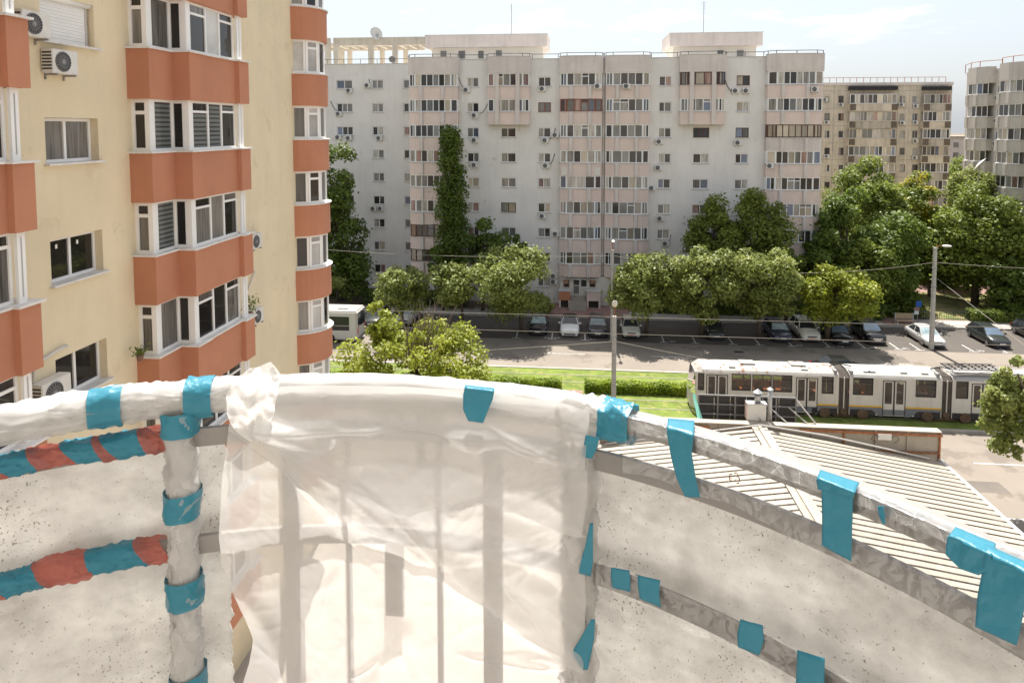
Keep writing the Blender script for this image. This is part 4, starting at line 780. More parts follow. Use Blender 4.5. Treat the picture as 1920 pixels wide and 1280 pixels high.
hedge('clipped hedge left of the brick paved gap', -13.5, -1.0, 49.4, 50.3, .68, 9000, group=G_H); hedge('clipped hedge right of the paved gap behind the lamp post', .75, 11.0, 49.4, 50.3, .68, 9000, group=G_H); hedge('clipped hedge piece next to the tram front', 11.25, 13.2, 49.4, 50.3, .62, 1600, group=G_H); hedge('clipped hedge hidden beyond the left red bay', -34, -14.0, 49.4, 50.3, .68, 6000, group=G_H)
hedge('tall dark shrub row behind the park bench', 26.0, 31.5, 71.0, 72.5, 1.7, 4500, m='leaf_dark', size=.13, name='shrub_row', cat='shrub'); hedge('loose green shrubs along the park path fence', 33.5, 36.5, 73.2, 79, 1.0, 3600, m='leaf_lime', size=.12, name='shrub_row', cat='shrub'); hedge('low dark bushes before the grey block ground floor', 8.6, 24, 71.6, 73.2, 1.5, 6000, m='leaf_dark', size=.13, name='shrub_row', cat='shrub'); hedge('dark bushes below the left wing windows', -24, -12, 72.2, 74, 1.4, 4500, m='leaf_dark', size=.13, name='shrub_row', cat='shrub'); hedge('low bushes behind the dark car at the right edge', 40.5, 52, 71.5, 73, 1.1, 3000, m='leaf_mid', size=.13, name='shrub_row', cat='shrub'); hedge('sunlit shrubs on the park lawn beyond the path', 36, 47, 88.5, 90.5, 1.5, 4000, m='leaf_lime', size=.15, name='shrub_row', cat='shrub')
# ================================================================== STREET FURNITURE
def pole(label, x, y, h, r0, r1, arm, group='concrete lamp posts', hd=None, hs=1.):
    t = thing('lamp_post', label, 'lamp post', (x, y, .1), group=group)
    b = MB(); prof = [(r0, 0), (r0 * .93 + r1 * .07, h * .3), (r0 * .6 + r1 * .4, h * .301), ((r0 + r1) / 2, h * .62), (r0 * .4 + r1 * .6, h * .621), (r1, h)]; b.lathe([(r, z) for r, z in prof], (x, y, .05), 14); b.build('shaft', 'concrete_pole', t)
    for z in (h * .3, h * .62, h * .8): MB().lathe([(r0 * .98, 0), (r0 * .98, .07)], (x, y, z), 14).build('steel_band', 'grey_metal', t)
    a = [Vector((x, y, h - .1))] + [Vector((x, y, h)) + Vector(p) for p in arm]; MB().tube(a, .035, 6).build('bracket_arm', 'rust', t, smooth=True)
    e = a[-1]; d = (a[-1] - a[-2]); d.z = 0; d = d.normalized() if d.length > .05 else Vector((0, -1, 0)); hb = MB(); d = Vector(hd).normalized() if hd else d
    for i, (s, w, hh) in enumerate([(0, .06 * hs, .05 * hs), (.12, .13 * hs, .10 * hs), (.4, .17 * hs, .12 * hs), (.68, .12 * hs, .08 * hs), (.78, .04 * hs, .03 * hs)]):
        c = e + d * s; u = d.cross(Vector((0, 0, 1))).normalized(); n0 = len(hb.v)
        for k in range(10): an = 2 * math.pi * k / 10; hb.v.append(tuple(c + u * w * math.cos(an) + u.cross(d) * hh * math.sin(an)))
        if i:
            for k in range(10): hb.f.append((n0 - 10 + k, n0 - 10 + (k + 1) % 10, n0 + (k + 1) % 10, n0 + k)); hb.m.append(0)
    hb.build('lamp_head', 'ac_white', t, smooth=True); return t
c = onY(1152, 594, 45.85); pole('concrete lamp post in the centre in front of the hedge', c.x, 45.85, c.z, .175, .145, [(0, .02, .3), (.02, .06, .6), (.0, -.02, .75)], hd=(0, -.75, .66), hs=1.25)
c2 = onZ(1147, 639, 0); c3 = onY(1148.5, 470, c2.y); pole('slimmer lamp post behind the central one, among the ash leaves', c2.x, c2.y, c3.z, .16, .12, [(0, 0, .3), (.0, -.1, .9), (0, -.4, 1.0)])
c4 = onZ(1746, 655, 0); c5 = onY(1754, 465, c4.y); pole('tall concrete lamp post on the right beside the silver car', c4.x, c4.y, c5.z, .21, .15, [(.1, 0, .15), (.35, -.1, .25), (.5, -.12, .22)])
def wire(label, a, b, sag, r=.018, m='wire_grey'):
    a, b = Vector(a), Vector(b); pts = [a + (b - a) * (i / 14) - Vector((0, 0, sag * 4 * (i / 14) * (1 - i / 14))) for i in range(15)]; tag(MB().tube(pts, r, 4).build('overhead_wire', m), label, 'wire', 'overhead tram and lamp wires')
mat('wire_grey', (.24, .21, .17), .5, .1, 2)
wire('contact wire over the far tram track', (-70, 51.9, 5.25), (80, 51.9, 5.25), 0, .017); wire('contact wire over the near tram track', (-70, 47.65, 5.22), (80, 47.65, 5.22), 0, .016)
wire('carrier cable between far contact wire and hedge', (-70, 52.0, 3.2), (-69.9, 52.0, 3.2), 0) if False else None
zc = onY(1152, 640, 45.85).z; wire('span wire from the central post down to the left', (c.x, 45.85, zc), onY(600, 672, 49) , .1, .022); wire('span wire from the central post towards the tram roof', (c.x + .15, 45.85, zc), onY(1330, 674, 46.5), .03, .022)
wire('long feeder cable from the cream corner to the slim lamp post', onY(560, 464, 64), (c2.x, c2.y, onY(1150, 479, c2.y).z), .45, .022); wire('long sagging cable between slim post and right lamp post', (c2.x, c2.y, onY(1150, 479, c2.y).z), (c4.x, c4.y, onY(1753, 492, c4.y).z), 1.3, .022); wire('cable from the right lamp post to the right edge', (c4.x, c4.y, onY(1753, 492, c4.y).z), (60, c4.y + 1, 7.3), .3, .022)
wire('stay wire sloping from the right lamp post past the dark car', (c4.x, c4.y, onY(1757, 518, c4.y).z), onY(1925, 650, 52), .02, .022); wire('thin cable over the tram pantograph at right', onY(1780, 705, 46), onY(1990, 680, 44), .02, .02)
bp = onZ(1695, 607, .13); be = thing('park_bench', 'wooden slatted bench on the pavement before the dark shrubs', 'bench', (bp.x, bp.y, .13))
for k in range(3): bbox('seat_slat', 'wood_slat', be, bp.x - .9, bp.x + .9, bp.y - .5 + k * .15, bp.y - .37 + k * .15, .55, .59)
for k in range(4): bbox('back_slat', 'wood_slat', be, bp.x - .88, bp.x + .88, bp.y + .02, bp.y + .06, .68 + k * .14, .80 + k * .14)
for x in (-.85, .85):
    for y in (-.45, .05): bbox('leg', 'concrete_pole', be, bp.x + x - .06, bp.x + x + .06, bp.y + y - .05, bp.y + y + .05, .13, .549 if y < 0 else 1.25)
sp = onY(1721, 572, 71.2); sg = thing('street_sign', 'blue and red signs on a post by the park path', 'sign', (sp.x, 71.2, .13)); MB().tube([(sp.x, 71.2, .1), (sp.x, 71.2, sp.z + .3)], .035, 6).build('post', 'grey_metal', sg); bbox('blue_plate', 'sign_blue', sg, sp.x - .22, sp.x + .32, 71.12, 71.15, sp.z - .15, sp.z + .45); bbox('red_plate', 'paving_red', sg, sp.x - .4, sp.x + .15, 71.12, 71.15, sp.z - .55, sp.z - .2); bbox('white_plate', 'plate', sg, sp.x - .36, sp.x + .08, 71.11, 71.14, sp.z - .95, sp.z - .58)
fc = thing('park_fence', 'low black metal fence around the park lawn', 'fence', (40, 72.1, .13))
for z in (.25, 1.0): MB().beam((34.9, 72.1, z), (54, 72.1, z), .04, .04).build('rail', 'black_metal', fc); MB().beam((34.9, 72.1, z), (36.6, 83, z), .04, .04).build('rail', 'black_metal', fc)
for k in range(110): x = 34.9 + k * .174; bbox('bar', 'black_metal', fc, x - .014, x + .014, 72.085, 72.115, .13, 1.08)
for k in range(40): t_ = k / 40; box('bar', 'black_metal', fc, (34.9 + 1.7 * t_, 72.1 + 10.9 * t_, .6), (.028, .028, .95))
f2 = thing('yard_fence', 'low dark metal fence before the left wing yard', 'fence', (-22, 71.2, .1))
for z in (.3, 1.1): MB().beam((-32, 71.2, z), (-11, 71.2, z), .04, .04).build('rail', 'black_metal', f2)
for k in range(84): x = -32 + k * .25; bbox('bar', 'black_metal', f2, x - .014, x + .014, 71.185, 71.215, .1, 1.15)
s2_ = thing('side_stairs', 'narrow stone steps behind the leftmost ash tree', 'stairs', (onY(822, 575, 73.5).x, 73, .1)); sxx = onY(822, 575, 73.5).x
for k in range(6): bbox('step', 'stair_stone', s2_, sxx - .75, sxx + .75, 72.2 + k * .3, 74.5, .1 + k * .17, .1 + (k + 1) * .17 - .002)
# ================================================================== CARS (local frame: front towards -Y, centred, wheels on z = 0)
def car(name, label, x, yfront, paint, L=4.4, Wd=1.8, Ht=1.48, kind='hatch', rotz=0., glass='car_glass', roofm=None, plate='plate', lamps='lamp_clear', group='cars parked nose out in the parking strip', mirrors=True, cat='car', rails=False, grille='black_metal'):
    t = thing(name, label, cat, (0, 0, 0), local=True, group=group)
    hb = {'hatch': .98, 'suv': 1.08, 'sedan': .95}[kind]; hw = Wd / 2; f, r = -L / 2, L / 2
    # lower body: lofted sections (y, half width, z bottom, z shoulder, z top)
    ctop = Ht
    ws0, ws1, rf1, rw = {'hatch': (f + L * .25, f + L * .42, r - L * .16, r - L * .03), 'suv': (f + L * .27, f + L * .40, r - L * .12, r - L * .03), 'sedan': (f + L * .26, f + L * .43, r - L * .30, r - L * .13)}[kind]
    hood = hb - .10
    secs = [(f, hw * .62, .30, .50, .60), (f + .06, hw * .80, .22, .54, .68), (f + .22, hw * .93, .18, .60, hood - .10), (f + .55, hw * .985, .17, .66, hood - .02), (f + L * .17, hw, .17, .68, hood + .02), (ws0, hw, .17, .70, hb), (0, hw, .17, .72, hb + .01), (r - L * .2, hw, .17, .74, hb + .03), (r - .35, hw * .98, .18, .72, hb + (.02 if kind != 'sedan' else -.0)), (r - .1, hw * .92, .24, .66, hb - .06), (r, hw * .78, .32, .56, hb - .25)]
    b = MB(); ring = 0
    for (y, w, z0, zs, zt) in secs:
        half = [(w * .80, z0), (w * .97, z0 + .10), (w, (z0 + zs) / 2 + .05), (w * .995, zs), (w * .93, zs + (zt - zs) * .72), (w * .74, zt - .005), (w * .38, zt + .018)]
        pts = half + [(0, zt + .025)] + [(-a, c) for a, c in reversed(half)]; ring = len(pts); b.v += [(a, y, c) for a, c in pts]
    for i in range(len(secs) - 1):
        for k in range(ring): a = i * ring + k; c = i * ring + (k + 1) % ring; b.f.append((a, c, c + ring, a + ring)); b.m.append(0)
    b.f += [tuple(range(ring)), tuple((len(secs) - 1) * ring + k for k in range(ring))]; b.m += [0, 0]
    b.build('body', paint, t, smooth=True)
    # cabin shell
    zb, zt = hb - .03, ctop; wb, wt = hw * .91, hw * .70
    A = [(-wb, ws0, zb), (wb, ws0, zb), (wt, ws1, zt - .03), (-wt, ws1, zt - .03)]; R_ = [(-wt, rf1, zt - .03), (wt, rf1, zt - .03), (wb * .96, rw, zb), (-wb * .96, rw, zb)]
    c = MB(); ym = (ws1 + rf1) / 2
    for i in range(4): pass
    c.quad(*A); c.quad(R_[0], R_[1], R_[2], R_[3])
    for s in (-1, 1): c.quad((s * wb, ws0, zb), (s * wt, ws1, zt - .03), (s * wt, rf1, zt - .03), (s * wb * .96, rw, zb))
    c.build('cabin', paint, t)
    rm = MB(); ys = [ws1 - .03, ws1 + .25, ym, rf1 - .2, rf1 + .05]; n_ = 7
    for y in ys:
        e = .03 if y in (ys[0], ys[-1]) else (.0 if y == ym else .012)
        for k in range(n_): u = -1 + 2 * k / (n_ - 1); rm.v.append((u * wt * 1.02, y, zt + .012 - e - .035 * u ** 4))
    for i in range(len(ys) - 1):
        for k in range(n_ - 1): a = i * n_ + k; rm.f.append((a, a + 1, a + 1 + n_, a + n_)); rm.m.append(0)
    rm.build('roof', roofm or paint, t, smooth=True)
    def lift(q, d, ins):
        q = [Vector(p) for p in q]; m_ = sum(q, Vector()) / 4; n = (q[1] - q[0]).cross(q[3] - q[0]).normalized()
        if n.dot(m_ - Vector((0, 0, .7))) < 0: n = -n
        return [p + (m_ - p) * ins + n * d for p in q]
    MB().quad(*lift(A, .012, .07)).build('windscreen', glass, t); MB().quad(*lift(R_, .012, .09)).build('rear_window', 'car_glass', t)
    for s in (-1, 1):
        p0, p1 = Vector((s * wb, ws0, zb)), Vector((s * wt, ws1, zt - .03)); p2, p3 = Vector((s * wt, rf1, zt - .03)), Vector((s * wb * .96, rw, zb))
        m0, m1 = p0.lerp(p3, .5), p1.lerp(p2, .5)
        MB().quad(*lift([p0.lerp(m0, .12), p1.lerp(m1, .05), m1.lerp(p1, .04), m0.lerp(p0, .04)], .012, .06)).build('side_window', 'car_glass', t)
        MB().quad(*lift([m0.lerp(p3, .04), m1.lerp(p2, .04), p2.lerp(m1, .08), p3.lerp(m0, .15)], .012, .06)).build('side_window', 'car_glass', t)
        if mirrors:
            mm = MB(); mm.box(s * (hw + .02), s * (hw + .17), ws0 + .18, ws0 + .30, hb - .02, hb + .13); mm.box(s * (hw - .06), s * (hw + .021), ws0 + .21, ws0 + .27, hb, hb + .04); mm.build('mirror', paint, t)
        hl = MB(); y0 = f + .16; q = [(s * hw * .52, f + .10, .60), (s * hw * .86, f + .24, .62), (s * hw * .90, f + .52, hood - .09), (s * hw * .62, f + .26, hood - .17)]
        q = [Vector(p) + Vector((0, -.035, .03)) for p in q]; hl.quad(*q); hl.build('headlight', lamps, t)
        MB().box(s * hw * .60, s * hw * .92, r - .06, r + .0, .70, .86).build('tail_light', 'lamp_red', t)
        for y in (f + L * .185, r - L * .19):
            w_ = MB().lathe([(.24, 0), (.31, .02), (.325, .06), (.325, .16), (.31, .2)], (0, 0, 0), 18, 0, 'x').build('tyre', 'tyre', t, (s * (hw - .10) - .10 + (.01 * s), y, .325)); MB().lathe([(.20, 0), (.20, .012), (.06, .03)], (0, 0, 0), 14, 0, 'x').build('rim', 'rim', w_, (s * (hw - .10) + .01 * s + (.10 if s > 0 else -.13), y, .325))
        if rails: MB().tube([(s * wt * .95, ws1 + .1, zt + .03), (s * wt * .97, ym, zt + .06), (s * wt * .95, rf1 - .05, zt + .03)], .02, 5).build('roof_rail', 'chrome', t)
    MB().box(-hw * .45, hw * .45, f - .01, f + .06, .56, .66).build('grille', grille, t); MB().box(-hw * .58, hw * .58, f - .012, f + .10, .26, .38).build('lower_intake', 'black_metal', t)
    MB().box(-.26, .26, f - .035, f - .011, .42, .53).build('number_plate', plate, t)
    MB().box(-hw * .8, hw * .8, f - .02, f + .15, .20, .25).build('bumper_lip', 'black_metal' if paint != 'paint_white' else paint, t)
    t.location = (x, yfront + L / 2, 0.006) if not rotz else (x, yfront, 0.006); t.rotation_euler = (0, 0, rotz); return t
def front(px, py): return onZ(px, py, 0)
P_ = [('parked_car', 'black car with silver windscreen cover under the ash tree, left of the white car', 1008, 631, dict(paint='paint_black', L=4.4, glass='car_glass_shade', kind='sedan')),
      ('parked_car', 'white sedan with black glass roof in front of the entrance stairs', 1068, 633, dict(paint='paint_white', L=4.7, Wd=1.86, Ht=1.45, kind='sedan', roofm='roof_black', lamps='lamp_dark', grille='paint_white')),
      ('parked_car', 'black car with pale sunshade and chrome grille behind the central lamp post', 1121, 635, dict(paint='paint_dark', glass='car_glass_shade', Wd=1.84, kind='hatch', grille='chrome')),
      ('parked_car', 'cream white hatchback with wide black front grille', 1184.5, 637, dict(paint='paint_cream', L=4.0, Wd=1.75, Ht=1.5, plate='plate_pink', lamps='lamp_dark', roofm='paint_cream')),
      ('parked_car', 'dark green grey car deep in shade between two ash trunks', 1344, 640, dict(paint='paint_green', L=4.4, kind='suv', Ht=1.55, lamps='lamp_clear')),
      ('parked_car', 'dark blue grey car with greenish sunshade', 1469, 644, dict(paint='paint_blue', L=4.2, glass='car_glass_shade', grille='paint_blue')),
      ('parked_car', 'cream white sport utility car with roof rails', 1523, 644, dict(paint='paint_cream', L=4.35, Wd=1.83, Ht=1.66, kind='suv', plate='plate_pink', rails=True)),
      ('parked_car', 'black car left of the black estate with roof rails', 1585, 650, dict(paint='paint_black', L=4.4, glass='car_glass_reflect')),
      ('parked_car', 'black sport utility car with silver roof rails and chrome grille bar', 1646, 648, dict(paint='paint_black', L=4.45, Wd=1.84, Ht=1.66, kind='suv', glass='car_glass_reflect', rails=True, grille='chrome')),
      ('parked_car', 'silver sedan parked beside the right lamp post', 1766, 660, dict(paint='paint_silver', L=4.6, Wd=1.8, kind='sedan', glass='car_glass_shade')),
      ('parked_car', 'dark car partly hidden by the tree at the right edge', 1880, 655, dict(paint='paint_green', L=4.4, Ht=1.5, glass='car_glass_reflect')),
      ('parked_car', 'dark grey car right behind the bus', 694, 616, dict(paint='paint_green', L=4.4)),
      ('parked_car', 'silver car glinting behind the yellow green tree', 756, 612, dict(paint='paint_silver', L=4.4, glass='car_glass_shade')),
      ('parked_car', 'dark car in the far corner cut by the right edge', 1950, 640, dict(paint='paint_black', L=4.4))]
for nm, lab, px, py, kw in P_:
    c = front(px, py); car(nm, lab, c.x, max(62.6, min(c.y, 64.6)), **kw)
c = onZ(1578, 672, 1.4); car('moving_car', 'black car driving on the far road behind the tram', c.x, c.y, 'paint_black', 4.5, 1.82, 1.5, 'sedan', math.pi / 2, group='moving vehicles')
# ================================================================== BUS
c = onZ(668, 641, .3); bxr = c.x
bus = thing('city_bus', 'white city bus with dark windows driving left behind the cream building', 'bus', (bxr - 6, 60.6, 0)); y0, y1, zt = 59.0, 61.5, 3.05
me = MB().box(bxr - 12, bxr, y0, y1, .32, zt).mesh('body', 'bus_white'); bm = bmesh.new(); bm.from_mesh(me); bmesh.ops.bevel(bm, geom=bm.edges[:], offset=.14, segments=4, affect='EDGES'); bm.to_mesh(me); bm.free(); link(bpy.data.objects.new('body', me), bus, (0, 0, 0))
bbox('window_band', 'car_glass', bus, bxr - 11.6, bxr - .75, y0 - .012, y0 + .02, 1.25, 2.55); bbox('rear_window', 'car_glass', bus, bxr - .02, bxr + .012, y0 + .25, y1 - .25, 1.5, 2.75)
for k in range(6): bbox('window_bar', 'black_metal', bus, bxr - 2.2 - k * 1.7, bxr - 2.12 - k * 1.7, y0 - .025, y0 - .0125, 1.25, 2.55)
for y in (y0 + .14, y1 - .35): bbox('tail_light', 'lamp_red', bus, bxr - .02, bxr + .03, y, y + .2, .9, 1.5)
for x in (bxr - 1.6, bxr - 4.2): bbox('roof_hatch', 'concrete_pale', bus, x - .5, x + .5, y0 + .8, y1 - .8, zt, zt + .1)
bbox('bumper', 'tram_grey', bus, bxr - .1, bxr + .05, y0 + .1, y1 - .1, .32, .55)
for x in (bxr - 2.6, bxr - 8.8): w_ = MB().lathe([(.30, 0), (.47, .03), (.48, .2), (.47, .28)], (0, 0, 0), 20, 0, 'y').build('tyre', 'tyre', bus, (x, y0 - .03, .48)); MB().lathe([(.26, 0), (.24, .02)], (0, 0, 0), 16, 0, 'y').build('rim', 'rim', w_, (x, y0 - .045, .48))
# ================================================================== TRAM (near side in the plane Y = YT)
YT, YT2 = 46.55, 48.85
def tp(px, py): return onY(px, py, YT)
tx0 = tp(1304, 720).x; ZB, ZE, ZRF = .42, tp(1490, 703).z, tp(1490, 703).z + .32
tram = thing('articulated_tram', 'cream articulated tram with grey skirt and yellow stripe', 'tram', (tx0 + 14, 47.7, .11))
Z1 = lambda px, a, b: (tp(1290 + px / 6.194, 660 + b / 6.194), tp(1290 + px / 6.194, 660 + a / 6.194))
def z1r(x0, x1, y0, y1): a = tp(1290 + x0 / 6.194, 660 + y1 / 6.194); b = tp(1290 + x1 / 6.194, 660 + y0 / 6.194); return a.x, b.x, a.z, b.z
def z2r(x0, x1, y0, y1): a = tp(1580 + x0 / 5.647, 660 + y1 / 5.647); b = tp(1580 + x1 / 5.647, 660 + y0 / 5.647); return a.x, b.x, a.z, b.z
g1 = z1r(1745, 1880, 300, 640); g2 = z2r(1045, 1165, 300, 640); end = g2[1] + (g1[0] - tx0)
wrow = z1r(515, 740, 255, 442); WZ0, WZ1 = wrow[2], wrow[3]
wins_t = [z1r(515, 740, 0, 1)[:2], z1r(755, 980, 0, 1)[:2], z1r(990, 1220, 0, 1)[:2], z1r(1565, 1703, 0, 1)[:2], z2r(122, 337, 0, 1)[:2], z2r(790, 1007, 0, 1)[:2], z2r(1218, 1350, 0, 1)[:2]]
doors_t = [z1r(220, 470, 0, 1)[:2], z1r(1265, 1520, 0, 1)[:2], z2r(440, 685, 0, 1)[:2], z2r(1385, 1620, 0, 1)[:2]]
x_ = z2r(1620, 1621, 0, 1)[0] + .6
while x_ + 1.3 < end - .6: wins_t.append((x_, x_ + 1.25)); x_ += 1.4
DZ1 = WZ1 - .12; DZ0 = .46
secs = [(tx0, g1[0]), (g1[1], g2[0]), (g2[1], end)]
for si, (a, b) in enumerate(secs):
    rc = [(p, q, WZ0, WZ1) for p, q in wins_t if a < p < b] + [(p, q, DZ0, DZ1) for p, q in doors_t if a < p < b]
    if si == 0: fw_ = z1r(122, 195, 0, 1); rc.append((fw_[0], fw_[1], WZ0 - .05, WZ1 - .05))
    near = holes_wall(rc, a, b, ZB, ZE, .06, lambda u, d, z: (u, YT + d, z)); body = near.build('side_panel', 'tram_cream', tram)
    holes_wall([(p, q, WZ0, WZ1) for p, q in wins_t if a < p < b], a, b, ZB, ZE, .06, lambda u, d, z: (u, YT2 - d, z)).build('side_panel', 'tram_cream', tram)
    # roof: shallow vault
    rf = MB(); prof = [(YT, ZE), (YT + .12, ZE + .14), (YT + .40, ZE + .26), (YT + 1.15, ZE + .34), (YT2 - .40, ZE + .26), (YT2 - .12, ZE + .14), (YT2, ZE)]
    ra = a + (.45 if si == 0 else 0)
    for xx, s_ in ((ra, 1), (b, 1)): rf.v += [(xx, y, z) for y, z in prof]
    k_ = len(prof)
    for k in range(k_ - 1): rf.f.append((k, k + 1, k + 1 + k_, k + k_)); rf.m.append(0)
    if si == 0:
        n0 = len(rf.v); rf.v += [(a, YT + .25, ZE - .12), (a, YT2 - .25, ZE - .12)]
        rf.f += [(0, 1, 2, n0), (2, 3, 4, n0 + 1, n0), (4, 5, 6, n0 + 1)]; rf.m += [0] * 3
    rf.build('roof', 'tram_roof' if si == 0 else 'tram_roof_clean', tram)
    bbox('floor', 'dark_recess', tram, a + .05, b - .05, YT + .08, YT2 - .08, .5, .9)
    if si == 0:
        MB().quad((a, YT, ZB), (a - .28, YT + .45, ZB), (a - .28, YT + .45, 1.45), (a, YT, 1.45)).quad((a - .28, YT + .45, ZB), (a - .28, YT2 - .45, ZB), (a - .28, YT2 - .45, 1.45), (a - .28, YT + .45, 1.45)).quad((a - .28, YT2 - .45, ZB), (a, YT2, ZB), (a, YT2, 1.45), (a - .28, YT2 - .45, 1.45)).build('front_panel', 'tram_cream', tram)
        MB().quad((a, YT, 1.45), (a - .28, YT + .45, 1.45), (a, YT + .25, ZE - .12), (a, YT, ZE - .12)).quad((a - .28, YT + .45, 1.45), (a - .28, YT2 - .45, 1.45), (a, YT2 - .25, ZE - .12), (a, YT + .25, ZE - .12)).quad((a - .28, YT2 - .45, 1.45), (a, YT2, 1.45), (a, YT2, ZE - .12), (a, YT2 - .25, ZE - .12)).build('windscreen', 'glass_tram', tram)
        MB().quad((a, YT, ZE - .12), (a, YT + .25, ZE - .12), (a + .45, YT, ZE), (a + .45, YT, ZE)).build('front_cap', 'tram_cream', tram) if False else None
    # skirt with slanted ends and the stripe, split round doors
    ds = sorted([d for d in doors_t if a < d[0] < b]); cut = [a + (1.75 if si else .25)]
    for d in ds: cut += [d[0], d[1]]
    cut.append(max(b - 1.75, cut[-1] + .05)); ed = [a + (.02 if si else .0)]; ed += cut[1:-1]; ed.append(b - .02)
    for i in range(0, len(cut), 2):
        p, q = cut[i], cut[i + 1]; p1, q1 = ed[i], ed[i + 1]
        if q > p: MB().prism([(0, 0)] * 0 or [(p1, YT - .012), (q1, YT - .012), (q1, YT - .002), (p1, YT - .002)], .98, 1.09).build('yellow_stripe', 'tram_yellow', tram)
        if q > p:
            sk = MB(); e0 = .25 if (i == 0 and si) else 0; e1 = .25 if i == len(cut) - 2 else 0
            pts = [(p + e0, .36), (q - e1, .36), (q + .02 if not e1 else q + .25, .80), (q1, .80), (q1, .978), (p1, .978), (p1, .80), (p - .0 if not e0 else p - .25, .80)]
            n0 = len(sk.v); sk.v += [(x, YT - .010, z) for x, z in pts] + [(x, YT + .03, z) for x, z in pts]; k_ = len(pts)
            sk.f += [tuple(range(k_)), tuple(reversed(range(k_, 2 * k_)))] + [(i_, (i_ + 1) % k_, (i_ + 1) % k_ + k_, i_ + k_) for i_ in range(k_)]; sk.m += [0] * (k_ + 2); sk.build('skirt', 'tram_grey', tram)
    for wx in ([b - .9] if si == 0 else [a + .9, b - .9] if si == 1 else [a + .9]):
        bbox('wheel_recess', 'dark_recess', tram, wx - .85, wx + .85, YT - .004, YT + .06, .36, .8)
        MB().lathe([(.30, 0), (.36, .02), (.36, .1)], (0, 0, 0), 20, 0, 'y').build('wheel', 'wheel_dirt', tram, (wx, YT - .06, .47))
def tpane(x0, x1, z0, z1, top=True):
    w_ = MB(); t_ = .045
    for aa, bb_, cc, dd in ((x0, x1, z0, z0 + t_), (x0, x1, z1 - t_, z1), (x0, x0 + t_, z0 + t_, z1 - t_), (x1 - t_, x1, z0 + t_, z1 - t_)): w_.box(aa, bb_, YT - .015, YT + .03, cc, dd)
    if top: w_.box(x0 + t_, x1 - t_, YT - .01, YT + .02, z1 - .34, z1 - .31)
    o = w_.build('window', 'black_metal', tram); bbox('pane', 'glass_tram', o, x0 + t_, x1 - t_, YT + .032, YT + .038, z0 + t_, z1 - t_)
for p, q in wins_t: tpane(p, q, WZ0, WZ1)
tpane(fw_[0], fw_[1], WZ0 - .05, WZ1 - .05, False)
for p, q in doors_t:
    m_ = (p + q) / 2; d_ = MB().box(p, p + .05, YT - .02, YT + .04, DZ0, DZ1).box(q - .05, q, YT - .02, YT + .04, DZ0, DZ1).box(p + .05, q - .05, YT - .02, YT + .04, DZ1 - .05, DZ1).box(m_ - .05, m_ + .05, YT - .012, YT + .04, DZ0, DZ1 - .05).build('door', 'black_metal', tram)
    for u, v in ((p + .05, m_ - .05), (m_ + .05, q - .05)):
        fr = MB(); zm = 1.25
        for aa, bb_, cc, dd in ((u, v, .86, zm), (u, v, DZ1 - .13, DZ1 - .052), (u, u + .09, zm, DZ1 - .13), (v - .09, v, zm, DZ1 - .13)): fr.box(aa, bb_, YT, YT + .03, cc, dd)
        fr.build('door_leaf', 'tram_cream', d_); bbox('door_foot', 'tram_grey', d_, u, v, YT, YT + .03, DZ0, .858); bbox('pane', 'glass_tram', d_, u + .09, v - .09, YT + .012, YT + .018, zm, DZ1 - .13)
for g in (g1, g2):
    n_ = 14; w_ = (g[1] - g[0]) / n_
    bl = MB()
    for k in range(n_):
        dd = .03 if k % 2 else .10
        pr = [(YT + dd, .75), (YT + dd, ZE - .1), (YT + .4 + dd * .3, ZE + .22 - dd), (YT2 - .4 - dd * .3, ZE + .22 - dd), (YT2 - dd, ZE - .1), (YT2 - dd, .75)]
        xa, xb = g[0] + k * w_, g[0] + (k + 1) * w_; n0 = len(bl.v); bl.v += [(xa, y, z) for y, z in pr] + [(xb, y, z) for y, z in pr]; k_ = len(pr)
        bl.f += [(n0 + i, n0 + (i + 1) % k_, n0 + k_ + (i + 1) % k_, n0 + k_ + i) for i in range(k_)] + [tuple(n0 + i for i in range(k_)), tuple(n0 + k_ + i for i in reversed(range(k_)))]; bl.m += [0] * (k_ + 2)
    bl.build('bellows', 'bellows', tram); m_ = (g[0] + g[1]) / 2
    bbox('bellows_ring', 'tram_cream', tram, m_ - .035, m_ + .035, YT - .01, YT + .06, .75, ZE - .05)
    bbox('bogie', 'wheel_dirt', tram, g[0] - .3, g[1] + .3, YT + .1, YT2 - .1, .2, .74); MB().lathe([(.2, 0), (.24, .05), (.1, .1)], (0, 0, 0), 12, 0, 'y').build('coupling_box', 'wheel_dirt', tram, (m_, YT - .05, .6))
    for s_ in (-.55, .5): MB().box(m_ + s_ - .1, m_ + s_ + .1, YT + .1, YT + .5, ZE + .2, ZE + .38).build('roof_box', 'grey_metal', tram)
    MB().tube([(m_ - .7, YT + .9, ZE + .42), (m_, YT + .9, ZE + .6), (m_ + .8, YT + 1.0, ZE + .42)], .04, 5).build('roof_cable', 'black_metal', tram)
for px in (1408, 1505): q = tp(px, 690).x; MB().box(q - .5, q + .5, YT + .85, YT + 1.6, ZE + .3, ZE + .42).build('roof_hatch', 'tram_roof', tram)
for px in (1375, 1512, 1630, 1700, 1640, 1740): q = tp(px, 690).x; MB().box(q - .22, q + .22, YT + .35, YT + .5, ZE + .26, ZE + .33).build('roof_vent', 'sill_grey', tram)
px0 = tp(1790, 690).x; pt = MB()
for k in range(2):
    for j in range(8): pt.beam((px0 + j * .45, YT + .6, ZE + .55), (px0 + j * .45, YT + 1.75, ZE + .58), .05, .05)
for y in (YT + .6, YT + 1.0, YT + 1.4, YT + 1.75): pt.beam((px0, y, ZE + .55), (px0 + 3.4, y, ZE + .60), .05, .05)
